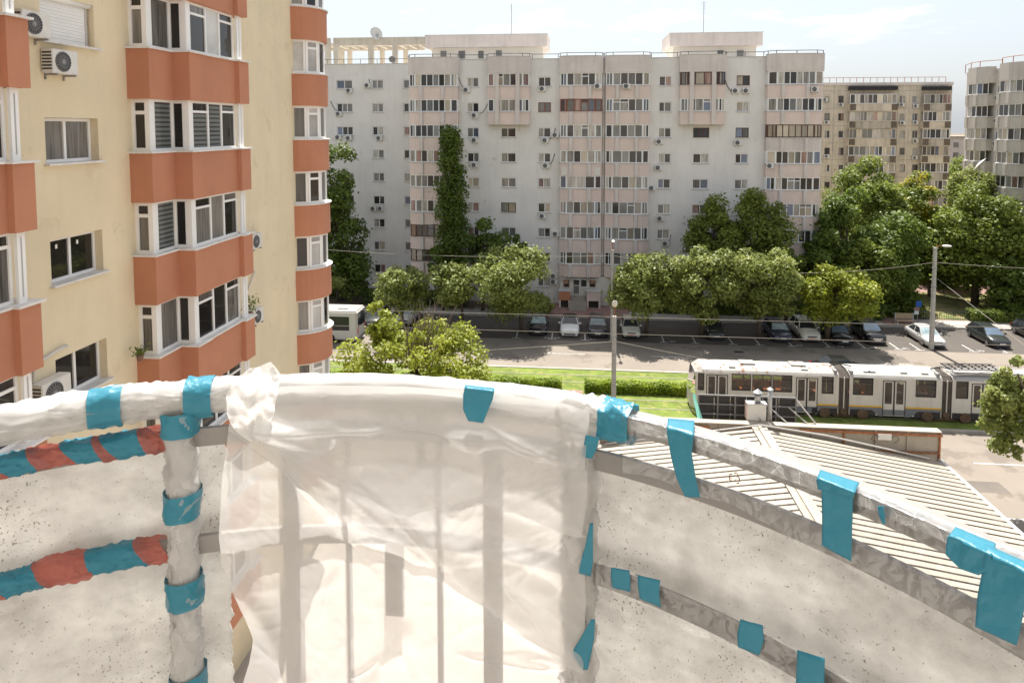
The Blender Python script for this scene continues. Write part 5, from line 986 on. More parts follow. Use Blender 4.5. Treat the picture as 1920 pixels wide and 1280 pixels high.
pt.build('pantograph', 'black_metal', tram); MB().box(px0 + .1, px0 + 4.5, YT + .25, YT + .5, ZE + .28, ZE + .5).build('resistor_box', 'grey_metal', tram)
o = textmesh('fleet_number', '4281', .20, 'black_metal', tram, (z1r(155, 156, 435, 436)[0], YT - .006, z1r(155, 156, 447, 448)[2]), (rad(90), 0, 0))
xs_ = tx0 + 2.6; k = 0
while xs_ < end - 1:
    if not any(g[0] - .5 < xs_ < g[1] + .4 for g in (g1, g2)) and not any(d[0] - .2 < xs_ < d[1] for d in doors_t):
        for yy in (YT + .35, YT2 - .8): MB().box(xs_, xs_ + .45, yy, yy + .42, .95, 1.35).box(xs_ + .36, xs_ + .45, yy, yy + .42, 1.35, 1.95).build('seat', 'seat_orange', tram)
    xs_ += .82
MB().box(tx0 + .6, end - .3, YT + 1.1, YT + 1.14, ZE - .25, ZE - .2).build('ceiling_rail', 'seat_orange', tram)
# passengers seen through the tram windows
def passenger(label, px, m, hat=False):
    x = tp(px, 725).x; y = YT + .55; t = thing('person', label, 'person', (x, y, .9), group='tram passengers')
    b = MB(); b.lathe([(.10, 1.30), (.19, 1.36), (.20, 1.55), (.22, 1.78), (.20, 1.88), (.08, 1.94), (.055, 1.98), (.06, 2.02), (.085, 2.06), (.10, 2.13), (.09, 2.20), (.045, 2.25)], (x, y, 0), 14); me = b.mesh('body', [m, 'skin']); me.polygons.foreach_set('material_index', [1 if p.center.z > 1.93 else 0 for p in me.polygons]); me.shade_smooth(); link(bpy.data.objects.new('body', me), t, (0, 0, 0))
    MB().lathe([(.105, 2.12), (.115, 2.18), (.09, 2.25), (.03, 2.275)], (x + .015, y + .02, 0), 12).build('hair', 'hair' if not hat else 'cloth_0', t, smooth=True)
    for s in (-1, 1): MB().tube([(x + .02, y + s * .2, 1.84), (x - .08, y + s * .24, 1.60), (x - .26, y + s * .15, 1.48)], [.06, .05, .035], 7).build('sleeve', m, t, smooth=True)
for lab, px, m in [('tram passenger in pale shirt at the first large window', 1379, 'cloth_0'), ('tram passenger in white shirt at the right of the first large window', 1401, 'cloth_0'), ('tram passenger in dark red top behind the chimney cap', 1424, 'cloth_2'), ('tram passenger at the single window before the first bellows', 1547, 'cloth_0'), ('tram passenger in light blue at the window after the first bellows', 1608, 'cloth_1'), ('tram passenger in blue shirt at the last window of the middle car', 1737, 'cloth_1')]: passenger(lab, px, m)
# ================================================================== LOW SHOP BUILDING WITH SHEET ROOF below the balcony
XE, YS = 17.0, 32.1; XRg, ZRg, ZEv = onZ(1420, 797, 5.75).x, 5.75, 4.5; YN = 14.0
sh = thing('low_shop_building', 'low shop building with beige ribbed sheet metal gable roof', 'building', (XRg, 23, 0)); XL = 2 * XRg - XE
MB().box(XL + .3, XE - .3, YN, YS - .2, 0, ZEv - .15).build('wall', 'sheet_beige', sh)
MB().prism([(0, 0)] * 0 or [(XL + .3, YS - .22), (XE - .3, YS - .22), (XE - .3, YS - .2), (XL + .3, YS - .2)], 0, 4.3).build('gable_wall', 'sheet_beige', sh)
sl_ = (ZRg - ZEv) / (XE - XRg); pitch = .40; n_ = int((YS - YN) / pitch); ang_ = math.atan(sl_); Ls = math.hypot(XE - XRg, ZRg - ZEv)
for side, xe in ((1, XE), (-1, XL)):
    cx, cz = (XRg + xe) / 2, (ZRg + ZEv) / 2
    for k in range(n_):
        y = YS - .25 - k * pitch
        p = box('roof_sheet', 'roof_sheet', sh, (cx, y - pitch / 2, cz), (Ls, pitch * .72, .03), (0, side * ang_, 0))
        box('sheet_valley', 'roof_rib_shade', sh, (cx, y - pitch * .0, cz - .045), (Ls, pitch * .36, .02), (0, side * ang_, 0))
bbox('ridge_cap', 'roof_sheet', sh, XRg - .35, XRg + .35, YN, YS - .2, ZRg + .02, ZRg + .06); bbox('ridge_roll', 'sheet_beige', sh, XRg - .08, XRg + .08, YN, YS - .2, ZRg + .062, ZRg + .14)
MB().beam((XE + .06, YN, ZEv - .04), (XE + .06, YS, ZEv - .04), .16, .14).build('gutter', 'sill_grey', sh)
# fascia parapet along the street, seen from behind
zt = onY(1760, 808, YS + .2).z; zb = 4.35; xe = XE + .05; xs0 = onY(1125, 800, YS).x
for k in range(11):
    a = xs0 + (xe - xs0) * k / 11; b = xs0 + (xe - xs0) * (k + 1) / 11; bbox('parapet_panel', 'sheet_beige', sh, a + .012, b - .012, YS + .06, YS + .12, zb, zt)
    bbox('parapet_stud', 'rust' if k % 3 == 1 else 'sheet_beige', sh, b - .05, b + .02, YS - .02, YS + .058, zb, zt)
bbox('parapet_cap', 'sheet_beige', sh, xs0, xe + .05, YS - .02, YS + .42, zt + .002, zt + .05); bbox('parapet_front', 'sheet_beige', sh, xs0, xe, YS + .36, YS + .40, 2.6, zt); bbox('parapet_end', 'sheet_beige', sh, xe - .02, xe + .02, YS + .0, YS + .36, zb - .3, zt)
bbox('rusty_rail', 'rust', sh, onY(1500, 800, YS).x, xe + .06, YS - .08, YS - .022, zt - .16, zt - .06); bbox('rusty_rail', 'rust', sh, onY(1615, 830, YS).x, xe, YS - .06, YS - .022, zb + .42, zb + .50); bbox('rusty_rail', 'rust', sh, xs0, onY(1330, 800, YS).x, YS - .08, YS - .022, zt - .2, zt - .1)
MB().tube([(XRg, YS - .45, ZRg + .25), (XRg + 3, YS - .5, ZRg - .1), (XE - .6, YS - .4, ZEv + .22)], .035, 6).build('conduit', 'sill_grey', sh); MB().tube([(XRg, YS - .45, ZRg + .25), (XL + 1, YS - .4, ZEv + .22)], .035, 6).build('conduit', 'sill_grey', sh)
c = onY(1658, 818, YS - .05); jb = MB().box(c.x - .3, c.x + .3, YS - .12, YS + .05, c.z - .14, c.z + .14).build('junction_box', 'ac_white', sh)
for s in (-1, 1): MB().tube([c + Vector((s * .3, -.1, 0)), c + Vector((s * .5, -.12, .15)), c + Vector((s * .62, -.1, -.1)), c + Vector((s * .4, -.1, -.25))], .015, 5).build('loose_cable', 'black_metal', sh)
# back of the illuminated sign frame beyond the parapet
YG = YS + .9; a0 = onY(1310, 740, YG); a1 = onY(1493, 745, YG); zt2, zb2 = a0.z, zt - .3
sf = thing('sign_frame', 'grey steel sign frame with dark backing panels on the shop parapet', 'sign frame', ((a0.x + a1.x) / 2, YG, zt)); xl, xr = a0.x, a1.x
for k in range(6): p = xl + (xr - xl) * k / 6; q = xl + (xr - xl) * (k + 1) / 6; bbox('backing_panel', 'sign_back', sf, p + .02, q - .02, YG + .1, YG + .14, zb2, zt2 - .05)
for z in (zt2, zt2 - .45, zt2 - .95): MB().beam((xl, YG + .04, z), (xr, YG + .04, z), .07, .06).build('frame_rail', 'frame_steel', sf)
for u in (0, .2, .38, .62, .8, 1): MB().beam((xl + (xr - xl) * u, YG + .03, zb2), (xl + (xr - xl) * u, YG + .03, zt2), .07, .06).build('frame_post', 'frame_steel', sf)
for x, dx in ((xl + (xr - xl) * .5, .6), (xl + (xr - xl) * .72, .7), (xr, .75), (xr - .35, .7)): MB().beam((x, YG, zt2 - (.05 if x == xr else .45)), (x + dx, YS + .3, zt + .06), .05, .05).build('brace', 'concrete_pole', sf)
MB().quad((xl - .25, YG + .3, zt2 - .1), (xl - .12, YG + .3, zt2 - .05), (xl + .12, YS + .45, zt + .02), (xl - .12, YS + .45, zt + .02)).build('mint_panel', 'mint_sheet', sf)
b0 = onY(1402, 757, YS + .45); b1 = onY(1437, 757, YS + .45)
vb = thing('vent_box', 'pale sheet metal kitchen vent box on the shop roof', 'vent box', ((b0.x + b1.x) / 2, YS + .8, zt)); me = MB().box(b0.x, b1.x, YS + .44, YS + .86, zt + .05, b0.z).mesh('case', 'ac_white'); link(bpy.data.objects.new('case', me), vb, (0, 0, 0)); bbox('side_flange', 'plaster_pink', vb, b0.x - .03, b0.x - .002, YS + .42, YS + .88, zt + .05, b0.z - .05); bbox('top_plate', 'galvanised', vb, b0.x - .04, b1.x + .04, YS + .4, YS + .9, b0.z + .002, b0.z + .03)
c = onY(1420.5, 750, YS + .65); zc0 = b0.z + .03; cp_ = thing('chimney_cowl', 'short galvanised vent pipe with conical cap on the vent box', 'chimney', (c.x, YS + .65, zc0)); MB().lathe([(.15, 0), (.15, .42)], (c.x, YS + .65, zc0), 16).build('pipe', 'galvanised', cp_, smooth=True); MB().lathe([(.23, .46), (.225, .49), (.02, .66)], (c.x, YS + .65, zc0), 18).build('cap', 'galvanised', cp_); MB().lathe([(.17, .38), (.17, .45)], (c.x, YS + .65, zc0), 12).build('collar', 'black_metal', cp_)
c = onY(1443, 780, YS + .5); ztop = onY(1443, 733, YS + .5).z; fl = thing('flue_pipe', 'tall galvanised flue pipe beside the vent box', 'chimney', (c.x, YS + .5, zt)); MB().lathe([(.105, 0), (.105, ztop - zt)], (c.x, YS + .5, zt + .05), 14).build('pipe', 'galvanised', fl, smooth=True); MB().lathe([(.155, ztop - zt + .06), (.15, ztop - zt + .1), (.03, ztop - zt + .19)], (c.x, YS + .5, zt), 16).build('cap', 'galvanised', fl)
for k in range(5): MB().lathe([(.112, 0), (.112, .02)], (c.x, YS + .5, zt + .2 + k * .27), 14).build('seam', 'sill_grey', fl)
# ================================================================== FOREGROUND BALCONY
BC, BR = Vector((-.435, .217, 0)), 1.297
ZTOP, Z2, Z3, ZFL = 19.40, 19.285, 19.025, 18.25
def apt(a, R, z): return Vector((BC.x + R * math.sin(a), BC.y + R * math.cos(a), z))
def ang(px, R=BR, z=19.3):
    lo, hi = -1.45, 1.75
    for _ in range(40):
        m = (lo + hi) / 2
        if projx(apt(m, R, z)) < px: lo = m
        else: hi = m
    return lo
def cyl(px, py, R):
    d = ray(px, py); a = d.x ** 2 + d.y ** 2; b = -2 * (d.x * BC.x + d.y * BC.y); c = BC.x ** 2 + BC.y ** 2 - R * R
    t = (-b + math.sqrt(max(0, b * b - 4 * a * c))) / (2 * a); return Vector((d.x * t, d.y * t, CAMH + d.z * t))
def fabric(name, col, tr, alpha, weave=True, rough=.55, bs=.25, crumple=0., cs=11.):
    m = bpy.data.materials.new(name); m.use_nodes = True; nt = m.node_tree; nt.nodes.clear(); L = nt.links.new
    o = _n(nt, 'ShaderNodeOutputMaterial'); p = _n(nt, 'ShaderNodeBsdfPrincipled', Roughness=rough); p.inputs['Base Color'].default_value = (*col, 1); p.inputs['Specular IOR Level'].default_value = .35; p.inputs['Sheen Weight'].default_value = .15
    t = _n(nt, 'ShaderNodeBsdfTranslucent'); t.inputs['Color'].default_value = (*[min(1, c * 1.02) for c in col], 1); m1 = _n(nt, 'ShaderNodeMixShader'); m1.inputs['Fac'].default_value = tr; L(p.outputs[0], m1.inputs[1]); L(t.outputs[0], m1.inputs[2])
    g = _n(nt, 'ShaderNodeNewGeometry'); n1 = _n(nt, 'ShaderNodeTexNoise', Scale=14., Detail=5., Roughness=.6); L(g.outputs['Position'], n1.inputs['Vector']); b1 = _n(nt, 'ShaderNodeBump', Strength=bs, Distance=.02); L(n1.outputs['Fac'], b1.inputs['Height'])
    mpz = _n(nt, 'ShaderNodeMapping'); mpz.inputs['Scale'].default_value = (700, 700, 45); L(g.outputs['Position'], mpz.inputs['Vector']); n2 = _n(nt, 'ShaderNodeTexNoise', Scale=1., Detail=2.); L(mpz.outputs['Vector'], n2.inputs['Vector']); b2 = _n(nt, 'ShaderNodeBump', Strength=.10, Distance=.002); L(n2.outputs['Fac'], b2.inputs['Height']); L(b1.outputs['Normal'], b2.inputs['Normal'])
    nrm = b2.outputs['Normal']
    if crumple:
        nd = _n(nt, 'ShaderNodeTexNoise', Scale=cs * .5, Detail=2.); L(g.outputs['Position'], nd.inputs['Vector']); vm = _n(nt, 'ShaderNodeVectorMath'); vm.operation = 'MULTIPLY_ADD'; L(nd.outputs['Color'], vm.inputs[0]); vm.inputs[1].default_value = (.2, .2, .2); L(g.outputs['Position'], vm.inputs[2])
        hsum = None
        for sc, wt in ((cs, 1.), (cs * 2.3, .45)):
            v = _n(nt, 'ShaderNodeTexVoronoi', Scale=sc); v.feature = 'DISTANCE_TO_EDGE'; L(vm.outputs[0], v.inputs['Vector']); ml = _n(nt, 'ShaderNodeMath'); ml.operation = 'MULTIPLY'; ml.inputs[1].default_value = wt / sc * 11; L(v.outputs['Distance'], ml.inputs[0])
            if hsum is None: hsum = ml.outputs[0]
            else: ad = _n(nt, 'ShaderNodeMath'); ad.operation = 'ADD'; L(hsum, ad.inputs[0]); L(ml.outputs[0], ad.inputs[1]); hsum = ad.outputs[0]
        b3 = _n(nt, 'ShaderNodeBump', Strength=crumple, Distance=.03); L(hsum, b3.inputs['Height']); L(nrm, b3.inputs['Normal']); nrm = b3.outputs['Normal']
    L(nrm, p.inputs['Normal']); L(nrm, t.inputs['Normal'])
    if alpha < 1:
        tp_ = _n(nt, 'ShaderNodeBsdfTransparent'); m2 = _n(nt, 'ShaderNodeMixShader'); m2.inputs['Fac'].default_value = alpha; L(tp_.outputs[0], m2.inputs[1]); L(m1.outputs[0], m2.inputs[2]); L(m2.outputs[0], o.inputs['Surface'])
    else: L(m1.outputs[0], o.inputs['Surface'])
    M[name] = m
fabric('dust_fabric', (.72, .70, .675), .30, .68, bs=.05, rough=.36, crumple=.08, cs=6.); fabric('thin_fabric', (.79, .78, .765), .55, .46, bs=.05, rough=.34, crumple=.08, cs=6.); fabric('wrap_fabric', (.78, .77, .75), .42, .80, bs=.03, rough=.2, crumple=.03, cs=12.); fabric('tape_blue', (.03, .225, .315), .2, .95, rough=.36, bs=.25, crumple=.12, cs=24.); fabric('red_film', (.68, .20, .15), .45, .72, rough=.28, bs=.6, crumple=.7, cs=22.)
def film_mat(name, haze=.10):
    m = bpy.data.materials.new(name); m.use_nodes = True; nt = m.node_tree; nt.nodes.clear(); L = nt.links.new
    o = _n(nt, 'ShaderNodeOutputMaterial'); t = _n(nt, 'ShaderNodeBsdfTransparent'); t.inputs['Color'].default_value = (.97, .97, .965, 1); gl = _n(nt, 'ShaderNodeBsdfGlossy', Roughness=.06); d1 = _n(nt, 'ShaderNodeBsdfTranslucent'); d1.inputs['Color'].default_value = (.8, .8, .79, 1); d2 = _n(nt, 'ShaderNodeBsdfDiffuse'); d2.inputs['Color'].default_value = (.8, .8, .79, 1); df = _n(nt, 'ShaderNodeMixShader'); L(d1.outputs[0], df.inputs[1]); L(d2.outputs[0], df.inputs[2])
    g = _n(nt, 'ShaderNodeNewGeometry'); nd = _n(nt, 'ShaderNodeTexNoise', Scale=9., Detail=2.); L(g.outputs['Position'], nd.inputs['Vector']); vm = _n(nt, 'ShaderNodeVectorMath'); vm.operation = 'MULTIPLY_ADD'; L(nd.outputs['Color'], vm.inputs[0]); vm.inputs[1].default_value = (.12, .12, .12); L(g.outputs['Position'], vm.inputs[2])
    v = _n(nt, 'ShaderNodeTexVoronoi', Scale=26.); v.feature = 'DISTANCE_TO_EDGE'; L(vm.outputs[0], v.inputs['Vector']); n1 = _n(nt, 'ShaderNodeTexNoise', Scale=16., Detail=4., Distortion=1.2); L(g.outputs['Position'], n1.inputs['Vector'])
    hh = _n(nt, 'ShaderNodeMath'); hh.operation = 'MULTIPLY_ADD'; L(v.outputs['Distance'], hh.inputs[0]); hh.inputs[1].default_value = .9; L(n1.outputs['Fac'], hh.inputs[2]); b = _n(nt, 'ShaderNodeBump', Strength=.3, Distance=.02); L(hh.outputs[0], b.inputs['Height']); L(b.outputs['Normal'], gl.inputs['Normal'])
    r = _n(nt, 'ShaderNodeMapRange'); r.inputs['From Min'].default_value = .0; r.inputs['From Max'].default_value = .035; r.inputs['To Min'].default_value = min(1, haze * 3.2); r.inputs['To Max'].default_value = haze; L(v.outputs['Distance'], r.inputs['Value'])
    m1 = _n(nt, 'ShaderNodeMixShader'); L(r.outputs['Result'], m1.inputs['Fac']); L(t.outputs[0], m1.inputs[1]); L(df.outputs[0], m1.inputs[2]); lw = _n(nt, 'ShaderNodeFresnel', IOR=1.45); L(b.outputs['Normal'], lw.inputs['Normal']); a = _n(nt, 'ShaderNodeMath'); a.operation = 'ADD'; a.inputs[1].default_value = .05; L(lw.outputs[0], a.inputs[0])
    m2 = _n(nt, 'ShaderNodeMixShader'); L(a.outputs[0], m2.inputs['Fac']); L(m1.outputs[0], m2.inputs[1]); L(gl.outputs[0], m2.inputs[2]); L(m2.outputs[0], o.inputs['Surface']); M[name] = m
film_mat('clear_film', .05); film_mat('sunlit_top_film', .36)
def panel_mat(name):
    m = bpy.data.materials.new(name); m.use_nodes = True; nt = m.node_tree; nt.nodes.clear(); L = nt.links.new
    o = _n(nt, 'ShaderNodeOutputMaterial'); p = _n(nt, 'ShaderNodeBsdfPrincipled', Roughness=.42); t = _n(nt, 'ShaderNodeBsdfTranslucent'); s = _n(nt, 'ShaderNodeMixShader'); s.inputs['Fac'].default_value = .5
    g = _n(nt, 'ShaderNodeNewGeometry'); n1 = _n(nt, 'ShaderNodeTexNoise', Scale=9., Detail=6., Roughness=.65); L(g.outputs['Position'], n1.inputs['Vector']); mi = _n(nt, 'ShaderNodeMix', data_type='RGBA'); mi.inputs['A'].default_value = (.68, .66, .63, 1); mi.inputs['B'].default_value = (.86, .845, .81, 1); r = _n(nt, 'ShaderNodeMapRange'); r.inputs['From Min'].default_value = .35; r.inputs['From Max'].default_value = .65; L(n1.outputs['Fac'], r.inputs['Value']); L(r.outputs['Result'], mi.inputs['Factor'])
    # small irregular dark pits, gathered in patches
    n2 = _n(nt, 'ShaderNodeTexNoise', Scale=6., Detail=3.); L(g.outputs['Position'], n2.inputs['Vector']); na = _n(nt, 'ShaderNodeTexNoise', Scale=150., Detail=3., Roughness=.55, Distortion=.3); L(g.outputs['Position'], na.inputs['Vector'])
    mm = _n(nt, 'ShaderNodeMapRange'); mm.inputs['From Min'].default_value = .35; mm.inputs['From Max'].default_value = .68; mm.inputs['To Min'].default_value = .0; mm.inputs['To Max'].default_value = .11; L(n2.outputs['Fac'], mm.inputs['Value'])
    an = _n(nt, 'ShaderNodeMath'); an.operation = 'ADD'; L(na.outputs['Fac'], an.inputs[0]); L(mm.outputs['Result'], an.inputs[1]); m3 = _n(nt, 'ShaderNodeMapRange'); m3.inputs['From Min'].default_value = .71; m3.inputs['From Max'].default_value = .75; m3.inputs['To Max'].default_value = .7; L(an.outputs[0], m3.inputs['Value'])
    mj = _n(nt, 'ShaderNodeMix', data_type='RGBA'); mj.inputs['B'].default_value = (.16, .12, .09, 1); L(mi.outputs['Result'], mj.inputs['A']); L(m3.outputs[0], mj.inputs['Factor']); L(mj.outputs['Result'], p.inputs['Base Color']); L(mj.outputs['Result'], t.inputs['Color'])
    n3 = _n(nt, 'ShaderNodeTexNoise', Scale=70., Detail=7., Roughness=.72); L(g.outputs['Position'], n3.inputs['Vector']); b = _n(nt, 'ShaderNodeBump', Strength=.9, Distance=.012); L(n3.outputs['Fac'], b.inputs['Height']); L(b.outputs['Normal'], p.inputs['Normal'])
    L(p.outputs[0], s.inputs[1]); L(t.outputs[0], s.inputs[2]); L(s.outputs[0], o.inputs['Surface']); M[name] = m
panel_mat('rough_panel')
mat('plaster_home', (.50, .465, .42), .9, .06, .5, .6, 45); mat('floor_tile', (.46, .44, .41), .8, .06, 2)
rail = thing('balcony_railing', 'curved steel balcony railing with rough off white infill panels', 'railing', (BC.x, BC.y + BR, ZFL))
def arc_tube(name, a0, a1, R, z, w, h, m, n=90):
    b = MB()
    for i in range(n + 1):
        a = a0 + (a1 - a0) * i / n; b.v += [tuple(apt(a, R + sx * w / 2, z + sz * h / 2)) for sx, sz in ((-1, -1), (1, -1), (1, 1), (-1, 1))]
    for i in range(n):
        for k in range(4): b.f.append((i * 4 + k, i * 4 + (k + 1) % 4, i * 4 + 4 + (k + 1) % 4, i * 4 + 4 + k)); b.m.append(0)
    b.f += [(0, 1, 2, 3), (n * 4, n * 4 + 1, n * 4 + 2, n * 4 + 3)]; b.m += [0, 0]; return b.build(name, m, rail)
AL, AR = -1.42, 1.72
arc_tube('top_rail', AL, AR, BR, ZTOP - .020, .044, .036, 'steel_grey'); arc_tube('middle_rail', AL, AR, BR - .006, Z2 - .002, .012, .042, 'steel_grey'); arc_tube('lower_rail', AL, AR, BR - .006, Z3, .012, .042, 'steel_grey'); arc_tube('bottom_rail', AL, AR, BR, 18.36, .03, .04, 'steel_grey')
def bar(px, w, z0, z1, name='baluster'):
    a = ang(px, BR, 18.95); c = apt(a, BR, (z0 + z1) / 2); box(name, 'steel_grey', rail, c, (w, .01, z1 - z0), (0, 0, -a))
bar(551, .045, 18.36, Z2); bar(655, .013, 18.36, Z2); bar(740, .045, 18.82, Z3); bar(826, .013, 18.36, Z2); bar(925, .045, 18.36, Z2)
for px in (345, 1086): a = ang(px, BR - .01, 18.95); box('post', 'steel_grey', rail, apt(a, BR - .01, (ZFL + ZTOP) / 2 - .03), (.045, .045, ZTOP - ZFL - .06), (0, 0, -a))
def panel(name, a0, a1, n, m_, seed):
    b = MB(); z0, z1 = 18.26, 19.275; g = []
    for j in range(m_ + 1):
        for i in range(n + 1):
            a = a0 + (a1 - a0) * i / n; z = z0 + (z1 - z0) * j / m_
            if j == m_: z += .004 * noise.noise((a * 60, seed, 0)) + .003 * noise.noise((a * 190, seed, 3))
            if i in (0, n): a += (.006 * noise.noise((z * 40, seed, 5)) + .004 * noise.noise((z * 150, seed, 8)))
            d = .006 * noise.noise((a * 9, z * 9, seed)) + .0025 * noise.noise((a * 60, z * 60, seed)) + .0016 * noise.noise((a * 170, z * 170, seed)) - .008 * math.exp(-((z - 19.06) / .035) ** 2) + .006 * math.exp(-((z - 19.16) / .06) ** 2)
            b.v.append(tuple(apt(a, BR + .042 - d, z)))
    W_ = n + 1
    for j in range(m_):
        for i in range(n): a = j * W_ + i; b.f.append((a, a + 1, a + 1 + W_, a + W_)); b.m.append(0)
    o = b.build(name, 'rough_panel', rail, smooth=True); so_ = o.modifiers.new('thick', 'SOLIDIFY'); so_.thickness = .006; so_.offset = -1 if False else 1; return o
panel('infill_panel', AL, ang(433, BR + .05, 18.95), 170, 170, 3.); panel('infill_panel', ang(1108, BR + .05, 19.1), AR, 260, 170, 9.)
fl_ = MB(); pts = [tuple(apt(AL + (AR - AL) * i / 40, BR + .03, 0))[:2] for i in range(41)]; pts += [(pts[-1][0], -1.6), (pts[0][0], -1.6)]; fl_.prism(pts, ZFL - .18, ZFL - .02); tag(fl_.build('balcony_floor', 'floor_tile'), kind='structure')
hb_ = thing('home_building', 'plain wall of the building the balcony belongs to', 'building', (2, -1.7, 0)); MB().box(XW - 12, 24, -10, -1.65, 0, 33).build('wall', 'plaster_home', hb_)
# ---- wrapped rails
def ridge(x, y, z, sharp=3.): return 1 / (1 + (noise.noise((x, y, z)) * sharp * 1.2) ** 2)
def saw(x): t = x % 1; return t ** 1.6 * min(1., (1 - t) / .14) - .35
def wrap_tube(a0, a1, R, z, r0, m, amp=.006, seed=0., n=None, freq=1., sq=.25, parent=None, name='wrap', twist=1., bulge=0., slant=0., wind=0.):
    """fabric or tape wound on a curved rail: thin slanting creases over a soft uneven tube"""
    n = n or max(6, int(abs(a1 - a0) * 420)); k_ = 44; b = MB()
    for i in range(n + 1):
        t_ = i / n; a_ = a0 + (a1 - a0) * t_
        for k in range(k_):
            f_ = 2 * math.pi * k / k_; c, s = math.cos(f_), math.sin(f_); a = a_ + slant * s
            rr = r0 / (abs(c) ** 3 + abs(s) ** 3) ** (1 / 3) * (1 - sq) + r0 * sq
            u = a * 15 * freq; h_ = s * .8 * twist - c * .45 * twist
            w1 = noise.noise((u * .8, c * .7 + seed, s * .7)); cr1 = ridge(u * .55 + h_ * 2.2, seed + .3 * c, 2. + .2 * s, 7); cr2 = ridge(u * .9 - h_ * 2.6, seed + 5 + .3 * s, .3 * c, 9); cr3 = ridge(u * 1.7 + h_ * 3.6, seed + 9 + .3 * s, .4 * c, 9)
            rr += amp * (w1 * .55 + cr1 * .8 + cr2 * .55 - .5) + bulge * math.sin(math.pi * t_) ** 1.5 * (.7 + .6 * w1)
            if wind: rr += wind * saw(a * 5.2 + f_ / (2 * math.pi) + .25 * noise.noise((a * 3, seed, s * .5)))
            b.v.append(tuple(apt(a, R + c * rr, z + s * rr)))
    for i in range(n):
        for k in range(k_): a_ = i * k_ + k; c_ = i * k_ + (k + 1) % k_; b.f.append((a_, c_, c_ + k_, a_ + k_)); b.m.append(0)
    return b.build(name, m, parent, smooth=True)
A = lambda px, z=ZTOP: ang(px, BR, z)
tag(wrap_tube(AL, A(352), BR, ZTOP - .021, .0335, 'wrap_fabric', .009, 1., wind=.005), 'crumpled white fabric wrapped round the left part of the handrail', 'fabric wrap')
tag(wrap_tube(A(345), A(520), BR, ZTOP - .022, .0345, 'wrap_fabric', .010, 5., wind=.005), 'bunched white fabric round the handrail above the left post', 'fabric wrap')
tag(wrap_tube(A(500), A(1065), BR, ZTOP - .021, .0335, 'wrap_fabric', .0035, 11., freq=.5), 'smooth white fabric stretched over the middle of the handrail', 'fabric wrap')
tag(wrap_tube(A(1050), A(1140), BR, ZTOP - .022, .036, 'wrap_fabric', .010, 15., freq=1.4), 'gathered white fabric round the handrail above the right post', 'fabric wrap')
tag(wrap_tube(AL, A(345), BR - .002, ZTOP - .024, .036, 'thin_fabric', .012, 71., freq=.8, twist=1.3, wind=.005), 'loose outer layer of sheer fabric on the left handrail', 'fabric wrap')
tag(wrap_tube(A(398), A(1062), BR - .002, ZTOP - .022, .0355, 'thin_fabric', .005, 77., freq=.5), 'sheer fabric layer on the middle of the handrail', 'fabric wrap')
def tape_ring(label, p0, p1, R, z, r0, seed, m='tape_blue', amp=.002, freq=1.): o = wrap_tube(ang(p0, R, z), ang(p1, R, z), R, z, r0, m, amp, seed, name='tape_band', n=30, freq=freq); return tag(o, label, 'tape', 'blue tape on the wrapped railing')
tape_ring('blue tape band round the left part of the handrail', 168, 232, BR, ZTOP - .022, .0415, 1., amp=.005); tape_ring('blue tape band on the handrail just above the left post', 350, 402, BR, ZTOP - .023, .0425, 5., amp=.006); tape_ring('blue tape band on the handrail right of the right post', 1130, 1188, BR, ZTOP - .022, .039, 15., amp=.009, freq=1.4)
# red and blue wrapping of the left middle and lower rails
for nm, z, segs in (('middle', Z2, [(-90, 40, 'r'), (0, 88, 'b'), (62, 158, 'r'), (132, 212, 'b'), (184, 240, 'r'), (206, 292, 'b'), (270, 316, 'r')]), ('lower', Z3, [(-90, 10, 'r'), (-5, 60, 'b'), (58, 190, 'r'), (48, 82, 'b'), (168, 276, 'b'), (268, 318, 'r')])):
    for i, (p0, p1, c_) in enumerate(segs):
        big = nm == 'lower' and p1 == 190
        o = wrap_tube(ang(p0, BR, z), ang(p1, BR, z), BR, z, .0212 + .0012 * i, 'red_film' if c_ == 'r' else 'tape_blue', .006, 31. if nm == 'middle' else 57., n=50, freq=2.2, name='red_plastic_wrap' if c_ == 'r' else 'tape_band', twist=1.6, bulge=.012 if big else 0, slant=-.016 if i % 2 else -.010)
        tag(o, '%s round the left %s rail, %s from the left' % ('crumpled red plastic' if c_ == 'r' else 'blue tape', nm, NUM[i]), 'plastic wrap' if c_ == 'r' else 'tape', 'red plastic and blue tape on the left rails')
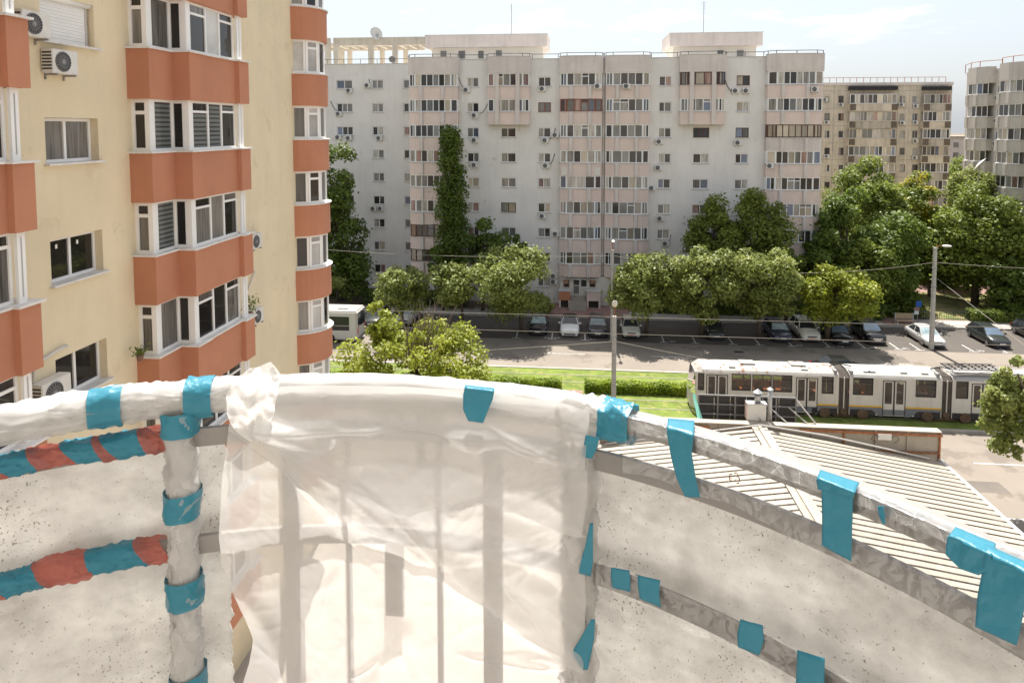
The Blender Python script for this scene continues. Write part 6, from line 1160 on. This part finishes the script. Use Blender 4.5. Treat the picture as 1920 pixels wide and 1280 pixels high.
# ---- wrapped posts
def wrap_post(px, label, r0, amp, seed, zt=ZTOP - .05, m='wrap_fabric', z0=ZFL, name='post_wrap', n=150, Rr=BR - .01, cat='fabric wrap', group=None, w=1., wind=0.):
    a = ang(px, Rr, 18.95); b = MB(); k_ = 40; c0 = apt(a, Rr, 0); rd = Vector((math.sin(a), math.cos(a), 0)); tn = Vector((math.cos(a), -math.sin(a), 0))
    for i in range(n + 1):
        z = z0 + (zt - z0) * i / n
        for k in range(k_):
            f_ = 2 * math.pi * k / k_; c, s = math.cos(f_), math.sin(f_); u = z * 16; h_ = c * .8 - s * .3
            w1 = noise.noise((u * .9, c * .7 + seed, s * .7)); cr1 = ridge(u * .8 + h_ * 1.1, seed + .3 * s, 2., 7); cr2 = ridge(u * 1.3 - h_ * 1.4, seed + 5 + .3 * c, .3 * s, 9); cr3 = ridge(u * 2.4 + h_ * 1.6, seed + 8, .4 * s, 9)
            rr = r0 * (.86 + .14 / max(abs(c), abs(s))) + amp * (w1 * .7 + cr1 * .8 + cr2 * .55 - .5); rr += wind * saw(z * 11 + f_ / (2 * math.pi) + .3 * noise.noise((z * 5, seed, c * .5))); p = c0 + tn * (c * rr * w) + rd * (s * rr); b.v.append((p.x, p.y, z))
    for i in range(n):
        for k in range(k_): a_ = i * k_ + k; c_ = i * k_ + (k + 1) % k_; b.f.append((a_, c_, c_ + k_, a_ + k_)); b.m.append(0)
    return tag(b.build(name, m, smooth=True), label, cat, group)
wrap_post(347, 'crumpled white fabric wrapped round the left railing post', .0315, .009, 2., wind=.007); wrap_post(1086, 'crumpled white fabric wrapped round the right railing post', .033, .012, 6., wind=.008)
wrap_post(347, 'loose outer layer of sheer fabric on the left post', .033, .011, 82., m='thin_fabric', wind=.005); wrap_post(1084, 'loose outer layer of sheer fabric on the right post', .036, .015, 86., m='thin_fabric', wind=.006)
def zat(px, py): return cyl(px, py, BR - .045).z
for i, (y0, y1) in enumerate([(776, 822), (930, 980), (1094, 1146), (1275, 1320)]): wrap_post(347, 'blue tape band round the left post, %s from the top' % NUM[i], .0400, .005, 2., zat(347, y0), 'tape_blue', zat(347, y1), 'tape_band', 14, cat='tape', group='blue tape on the wrapped railing')
# ---- patches given by outline rows (py, px left, px right), laid on the rail top and on the railing's inner face
def patch(name, rows, m, Rin, label=None, cat=None, nx=14, ny=30, amp=.003, seed=0., group=None, ztop=ZTOP + .009, freq=1., parent=None, thick=.0, disp=None):
    ys = [r[0] for r in rows]; b = MB()
    def lerp(y, i):
        for q in range(len(rows) - 1):
            if rows[q][0] <= y <= rows[q + 1][0]: t_ = (y - rows[q][0]) / max(1e-6, rows[q + 1][0] - rows[q][0]); return rows[q][i] + (rows[q + 1][i] - rows[q][i]) * t_
        return rows[-1][i]
    for j in range(ny + 1):
        y = ys[0] + (ys[-1] - ys[0]) * j / ny; xl, xr = lerp(y, 1), lerp(y, 2); sh_ = lerp(y, 3) if len(rows[0]) > 3 else 0
        for i in range(nx + 1):
            u = i / nx; px, py = xl + (xr - xl) * u, y + sh_ * (u - .5) * 2; p = cyl(px, py, Rin)
            if p.z > ztop: p = onZ(px, py, ztop)
            ov = math.hypot(p.x - BC.x, p.y - BC.y) - (BR + .030)
            if ov > 0 and ztop < 50: q_ = Vector((BC.x - p.x, BC.y - p.y, 0)).normalized(); p = p + q_ * ov - Vector((0, 0, ov))
            d = amp * (noise.noise((px * .02 * freq, py * .02 * freq, seed)) + .6 * noise.noise((px * .06 * freq, py * .05 * freq, seed + 3))) + (disp(px, py) if disp else 0)
            n_ = Vector((BC.x - p.x, BC.y - p.y, 0)).normalized(); p = p + n_ * d + Vector((0, 0, max(0, d) * .5)); b.v.append(tuple(p))
    W_ = nx + 1
    for j in range(ny):
        for i in range(nx): a = j * W_ + i; b.f.append((a, a + 1, a + 1 + W_, a + W_)); b.m.append(0)
    o = b.build(name, m, parent, smooth=True)
    if thick: sm = o.modifiers.new('thick', 'SOLIDIFY'); sm.thickness = thick
    return tag(o, label, cat, group) if label else o
TG = 'blue tape on the wrapped railing'
RI = BR - .045
patch('tape_strip', [(724, 872, 928, 3), (745, 868, 924, 3), (770, 868, 914, 3), (791, 878, 906, 2)], 'tape_blue', BR - .066, 'blue tape strip over the middle of the handrail', 'tape', 12, 20, .002, 9., TG, ZTOP + .022, thick=.0004)
patch('tape_strip', [(786, 1252, 1302, 2), (812, 1250, 1301, 3), (850, 1256, 1297, 3), (900, 1268, 1306, 4), (932, 1284, 1313, 0)], 'tape_blue', RI, 'hanging blue tape strip left of the recycling mark', 'tape', 12, 26, .002, 1., TG, thick=.0004)
patch('tape_strip', [(892, 1538, 1612, 12), (908, 1530, 1606, 10), (925, 1533, 1600, 8)], 'tape_blue', RI - .002, 'blue tape folded over the rail above the wide middle strip', 'tape', 12, 12, .002, 2., TG, thick=.0004)
patch('tape_strip', [(915, 1541, 1600, 8), (980, 1541, 1598, 8), (1037, 1541, 1596, 15)], 'tape_blue', RI, 'wide hanging blue tape strip on the right rail', 'tape', 12, 20, .0015, 3., TG, thick=.0004)
patch('tape_strip', [(1003, 1792, 1868, 16), (1025, 1776, 1860, 16), (1055, 1773, 1848, 16), (1072, 1800, 1835, 6)], 'tape_blue', RI - .004, 'crumpled blue tape on the rail near the right edge', 'tape', 16, 16, .003, 4., TG, thick=.0004, freq=1.5)
patch('tape_strip', [(1038, 1848, 1935, 19), (1080, 1842, 1928, 16), (1140, 1832, 1918, 14), (1192, 1828, 1906, 18)], 'tape_blue', RI - .003, 'widest hanging blue tape strip at the right edge', 'tape', 12, 26, .002, 5., TG, thick=.0004)
patch('tape_strip', [(948, 1645, 1656), (965, 1648, 1660), (982, 1655, 1661)], 'tape_blue', RI, 'tiny torn blue tape scrap on the right rail', 'tape', 4, 6, .001, 6., TG, thick=.0004)
for i, rows_ in enumerate([[(818, 1098, 1124, 3), (840, 1094, 1118, 3), (858, 1092, 1110, 2)], [(980, 1106, 1112, 0), (1020, 1098, 1112, 0), (1050, 1090, 1112, 2), (1077, 1085, 1108, 3)], [(1160, 1108, 1116, 0), (1195, 1090, 1114, 2), (1225, 1072, 1108, 3), (1255, 1092, 1102, 0)]]): patch('tape_strip', rows_, 'tape_blue', BR - .062, 'blue tape scrap on the right post, %s from the top' % NUM[i], 'tape', 8, 14, .002, 10. + i, TG, 99, thick=.0004)
for i, rows_ in enumerate([[(1066, 1146, 1180, 3), (1085, 1145, 1182, 4), (1105, 1148, 1182, 4)], [(1082, 1195, 1238, 5), (1105, 1196, 1236, 6), (1130, 1200, 1240, 8)], [(1166, 1388, 1430, 6), (1195, 1382, 1432, 6), (1220, 1384, 1424, 8)], [(1226, 1494, 1546, 8), (1260, 1493, 1546, 8), (1300, 1492, 1545, 8)]]): patch('tape_strip', rows_, 'tape_blue', BR - .034, 'small blue tape square on the lower right rail, %s from the post' % NUM[i], 'tape', 8, 8, .002, 20. + i, TG, 99, thick=.0004)
# ---- clear film over the right rails and the lower rail
def railtop(px): # pixel row of the handrail's outer top edge and of the film's lower hem
    pts_ = [(1165, 776, 880), (1250, 790, 905), (1400, 838, 960), (1540, 888, 1040), (1650, 926, 1085), (1790, 985, 1160), (1920, 1038, 1235), (2000, 1075, 1290)]
    for a_, b_ in zip(pts_, pts_[1:]):
        if a_[0] <= px <= b_[0]: t_ = (px - a_[0]) / (b_[0] - a_[0]); return a_[1] + (b_[1] - a_[1]) * t_, a_[2] + (b_[2] - a_[2]) * t_
    return pts_[-1][1:]
def film(name, p0, p1, rows_of, Rin, label, amp, nx, ny, ztop=ZTOP + .004, seed=0., m='clear_film'):
    b = MB()
    for j in range(ny + 1):
        for i in range(nx + 1):
            px = p0 + (p1 - p0) * i / nx; y0, y1 = rows_of(px); y1 += 8 * noise.noise((px * .015, seed, 0)); py = y0 + (y1 - y0) * j / ny; p = cyl(px, py, Rin)
            if p.z > ztop: p = onZ(px, py, ztop)
            q = 1 - abs(noise.noise((px * .012 + py * .004, py * .018 - px * .006, seed))) * 2.2; d = amp * (q + .5 * noise.noise((px * .03, py * .04, seed + 2)) + .35 * (1 - 2 * abs(noise.noise((px * .05 - py * .03, py * .05, seed + 5)))))
            n_ = Vector((BC.x - p.x, BC.y - p.y, .6)).normalized(); p = p + n_ * d; b.v.append(tuple(p))
    W_ = nx + 1
    for j in range(ny):
        for i in range(nx): a = j * W_ + i; b.f.append((a, a + 1, a + 1 + W_, a + W_)); b.m.append(0)
    return tag(b.build(name, m, smooth=True), label, 'plastic film')
film('plastic_film', 1168, 1990, railtop, BR - .034, 'clear crinkled plastic film draped over the right handrail', .0028, 260, 46, seed=2.)
film('plastic_film', 1172, 1990, lambda px: (railtop(px)[0] - 3, railtop(px)[0] + 30 + (px - 1172) * .014), BR - .030, 'added hazy plastic film whitening the sunlit top of the right handrail', .0018, 260, 14, ZTOP + .003, 6., 'sunlit_top_film')  # extra hazy ply added to brighten the sunlit rail top
film('plastic_film', 1118, 1640, lambda px: (1050 + (px - 1118) * .38 + (px - 1118) ** 2 * .00018, 1100 + (px - 1118) * .41 + (px - 1118) ** 2 * .0002), BR - .022, 'clear plastic film round the lower right rail', .004, 150, 14, 99, 8.)
pc = cyl(1377, 897, BR - .046); pa = ang(1377, BR - .046, pc.z); mk = thing('recycling_mark', 'small dark printed recycling mark on the clear plastic film', 'printed mark', pc)
tn = Vector((math.cos(pa), -math.sin(pa), 0))
for s in (-1, 1): MB().tube([pc + tn * s * .0045 + Vector((0, 0, .0065)), pc + tn * s * .0085 + Vector((0, 0, .006)), pc + tn * s * .0095, pc + tn * s * .0085 + Vector((0, 0, -.006)), pc + tn * s * .0045 + Vector((0, 0, -.0065))], .0011, 4).build('bracket', 'brown_frame', mk)
textmesh('letters', 'プラ', .0085, 'brown_frame', mk, pc + Vector((0, 0, .003)), (rad(90), rad(180), -pa)); MB().tube([pc + tn * .000 + Vector((0, 0, .010)), pc + tn * .003 + Vector((0, 0, .013)), pc + tn * .007 + Vector((0, 0, .0105))], .0009, 4).build('arrow', 'brown_frame', mk)
# ---- dust sheet in three hanging layers between the posts
def pdist(px, py, pl):
    best = np.full(px.shape, 1e9); sg = np.ones(px.shape); tt = np.zeros(px.shape); n = len(pl) - 1
    for q, ((x0, y0), (x1, y1)) in enumerate(zip(pl, pl[1:])):
        dx, dy = x1 - x0, y1 - y0; t_ = np.clip(((px - x0) * dx + (py - y0) * dy) / (dx * dx + dy * dy), 0, 1); ex, ey = px - x0 - dx * t_, py - y0 - dy * t_; d = np.hypot(ex, ey); m = d < best
        best = np.where(m, d, best); sg = np.where(m, np.where(dx * ey - dy * ex > 0, 1, -1), sg); tt = np.where(m, (q + t_) / n, tt)
    return best * sg, tt
def creases(n, seed, targets):
    """thin tension creases: short slightly bent lines running out of the tied and taped spots"""
    r = random.Random(seed); fs = []
    for _ in range(n):
        x, y, a0, a1, l0, l1 = r.choice(targets); a = rad(r.uniform(a0, a1)); L0 = r.uniform(0, 60); L = r.uniform(l0, l1); bend = r.uniform(-.25, .25); pl = []
        for k in range(6): t_ = k / 5; aa = a + bend * t_; pl.append((x + math.cos(aa) * (L0 + L * t_), y + math.sin(aa) * (L0 + L * t_)))
        fs.append((pl, r.uniform(.0025, .0065), r.uniform(4, 9), 0, 1))
    return fs
TIED = [(497, 800, -5, 75, 120, 420), (1098, 790, 140, 220, 80, 300), (1100, 870, 120, 200, 80, 260), (1100, 985, 130, 215, 70, 260), (1100, 1240, 170, 235, 80, 300), (655, 1016, 20, 120, 60, 200), (470, 1200, -60, 40, 60, 260), (750, 1180, 60, 130, 50, 120)]
def folds(fs, seed=1, nc=26):
    fs = [(*f, 0) for f in fs] + creases(nc, seed, TIED)
    def f(px, py):
        s = np.zeros(px.shape)
        for pl, amp, w, asy, taper in fs:
            d, t_ = pdist(px, py, pl); g = amp * np.exp(-(d / w) ** 2)
            if taper: g = g * np.clip(np.sin(np.pi * np.clip(t_, .02, .98)), 0, 1) ** .7
            s += g
            if asy: s += asy * .5 * (1 + np.tanh(-d / (w * .6))) * np.exp(-(d / (w * 6)) ** 2)
        nz = np.array([.004 * noise.noise((x * .008, y * .006, seed)) + .0016 * noise.noise((x * .03, y * .012, seed + 3)) + .003 * ridge(x * .011 + y * .004, y * .010, seed + 8., 5) + .0012 * ridge(x * .03 - y * .012, y * .03, seed + 4., 6) for x, y in zip(px.ravel(), py.ravel())]).reshape(px.shape)
        return s * 1.7 + nz * 1.2
    return f
K = (497, 800)
FA = folds([([(560, 900), (700, 1000), (840, 1065), (900, 1120), (1000, 1180), (1085, 1245)], .010, 26, .010), ([(440, 1090), (500, 1180), (560, 1290)], .014, 22, .008), ([(640, 1060), (645, 1290)], -.004, 18, 0), ([(780, 1050), (800, 1290)], .004, 20, 0), ([(960, 1000), (1085, 1100)], .008, 24, 0), ([(700, 1290), (760, 1190)], .010, 22, .0), ([(470, 860), (440, 1000)], .006, 26, 0), ([(950, 880), (1090, 980)], .006, 26, 0)], 1, 30)
FB = folds([([K, (560, 880), (640, 950), (760, 1000), (840, 1050), (900, 1110), (1085, 1235)], .016, 22, .012), ([K, (600, 870), (720, 930), (860, 960)], .010, 26, 0), ([(860, 940), (960, 1000), (1090, 1080)], .010, 24, 0), ([(880, 1000), (980, 1080), (1090, 1170)], .008, 22, 0)], 21, 30)
FC = folds([([K, (580, 845), (680, 890), (780, 925), (880, 925), (1000, 950), (1090, 985)], .022, 30, .010), ([K, (620, 800), (780, 815), (900, 840)], .014, 26, 0), ([(640, 850), (740, 860), (830, 845)], -.012, 34, 0), ([(860, 815), (980, 835), (1085, 870)], .012, 20, .006), ([(960, 880), (1085, 940)], .010, 18, 0), ([(720, 905), (755, 950), (800, 935)], .014, 26, 0)], 41, 34)
L_ = [(770, 436), (800, 430), (900, 416), (1000, 412), (1060, 419), (1095, 440), (1150, 462), (1195, 476), (1240, 468), (1330, 440)]
lx = lambda py: float(np.interp(py, [p[0] for p in L_], [p[1] for p in L_]))
sheet = thing('dust_sheet', 'translucent white dust sheet hung over the railing between the posts', 'dust sheet', (apt(A(760), BR - .05, ZFL)))
def layer(name, top, bot, left, right, disp, Rin, nx, ny, warp=0, m='dust_fabric'):
    b = MB(); PX = np.zeros((ny + 1, nx + 1)); PY = PX.copy()
    for j in range(ny + 1):
        for i in range(nx + 1):
            u, v = i / nx, j / ny; px = left + (right - left) * u; y0, y1 = top(px), bot(px); py = y0 + (y1 - y0) * v
            if warp: px = lx(py) + (right - lx(py)) * u
            PX[j, i] = px; PY[j, i] = py
    D = disp(PX, PY) * np.clip((PY - 735 - np.abs(PX - 600) * .06) / 60, 0, 1)
    for j in range(ny + 1):
        for i in range(nx + 1):
            p = cyl(PX[j, i], PY[j, i], Rin)
            if p.z > ZTOP + .014: p = onZ(PX[j, i], PY[j, i], ZTOP + .014)
            n_ = Vector((BC.x - p.x, BC.y - p.y, .25)).normalized(); b.v.append(tuple(p + n_ * max(D[j, i], 0)))
    W_ = nx + 1
    for j in range(ny):
        for i in range(nx): a = j * W_ + i; b.f.append((a, a + 1, a + 1 + W_, a + W_)); b.m.append(0)
    return b.build(name, m, sheet, smooth=True)
rt_ = lambda px: float(np.interp(px, [400, 600, 750, 900, 1060, 1120], [728, 722, 724, 734, 756, 775]))
EB = [(488, 815), (520, 862), (560, 915), (600, 965), (640, 1012), (655, 1016), (700, 1002), (780, 1016), (830, 1046), (880, 1096), (940, 1140), (1010, 1185), (1085, 1240), (1115, 1256)]
EC = [(488, 805), (540, 852), (600, 893), (650, 925), (690, 948), (730, 962), (760, 963), (800, 948), (860, 926), (940, 938), (1000, 958), (1060, 985), (1115, 1002)]
ip = lambda E: (lambda px: float(np.interp(px, [p[0] for p in E], [p[1] for p in E])))
layer('back_layer', lambda px: rt_(px) + 20, lambda px: 1330, 430, 1102, FA, BR - .018, 210, 180, 1); layer('middle_layer', lambda px: rt_(px) + 4, ip(EB), 484, 1104, FB, BR - .030, 210, 140, m='thin_fabric'); layer('top_layer', rt_, ip(EC), 486, 1106, FC, BR - .042, 210, 100, m='thin_fabric')
kn = [(430, 760), (470, 745), (520, 728)]
patch('knot_flap', [(690, 470, 512), (712, 440, 525), (740, 425, 520), (775, 425, 515), (808, 440, 500), (828, 470, 492)], 'wrap_fabric', BR - .075, None, None, 24, 24, .014, 33., None, 99, 1.6, sheet)
patch('loose_corner', [(684, 478, 508, -6), (700, 455, 520, -8), (716, 420, 530, -4)], 'dust_fabric', BR + .03, None, None, 14, 10, .006, 35., None, 99, 1.2, sheet)
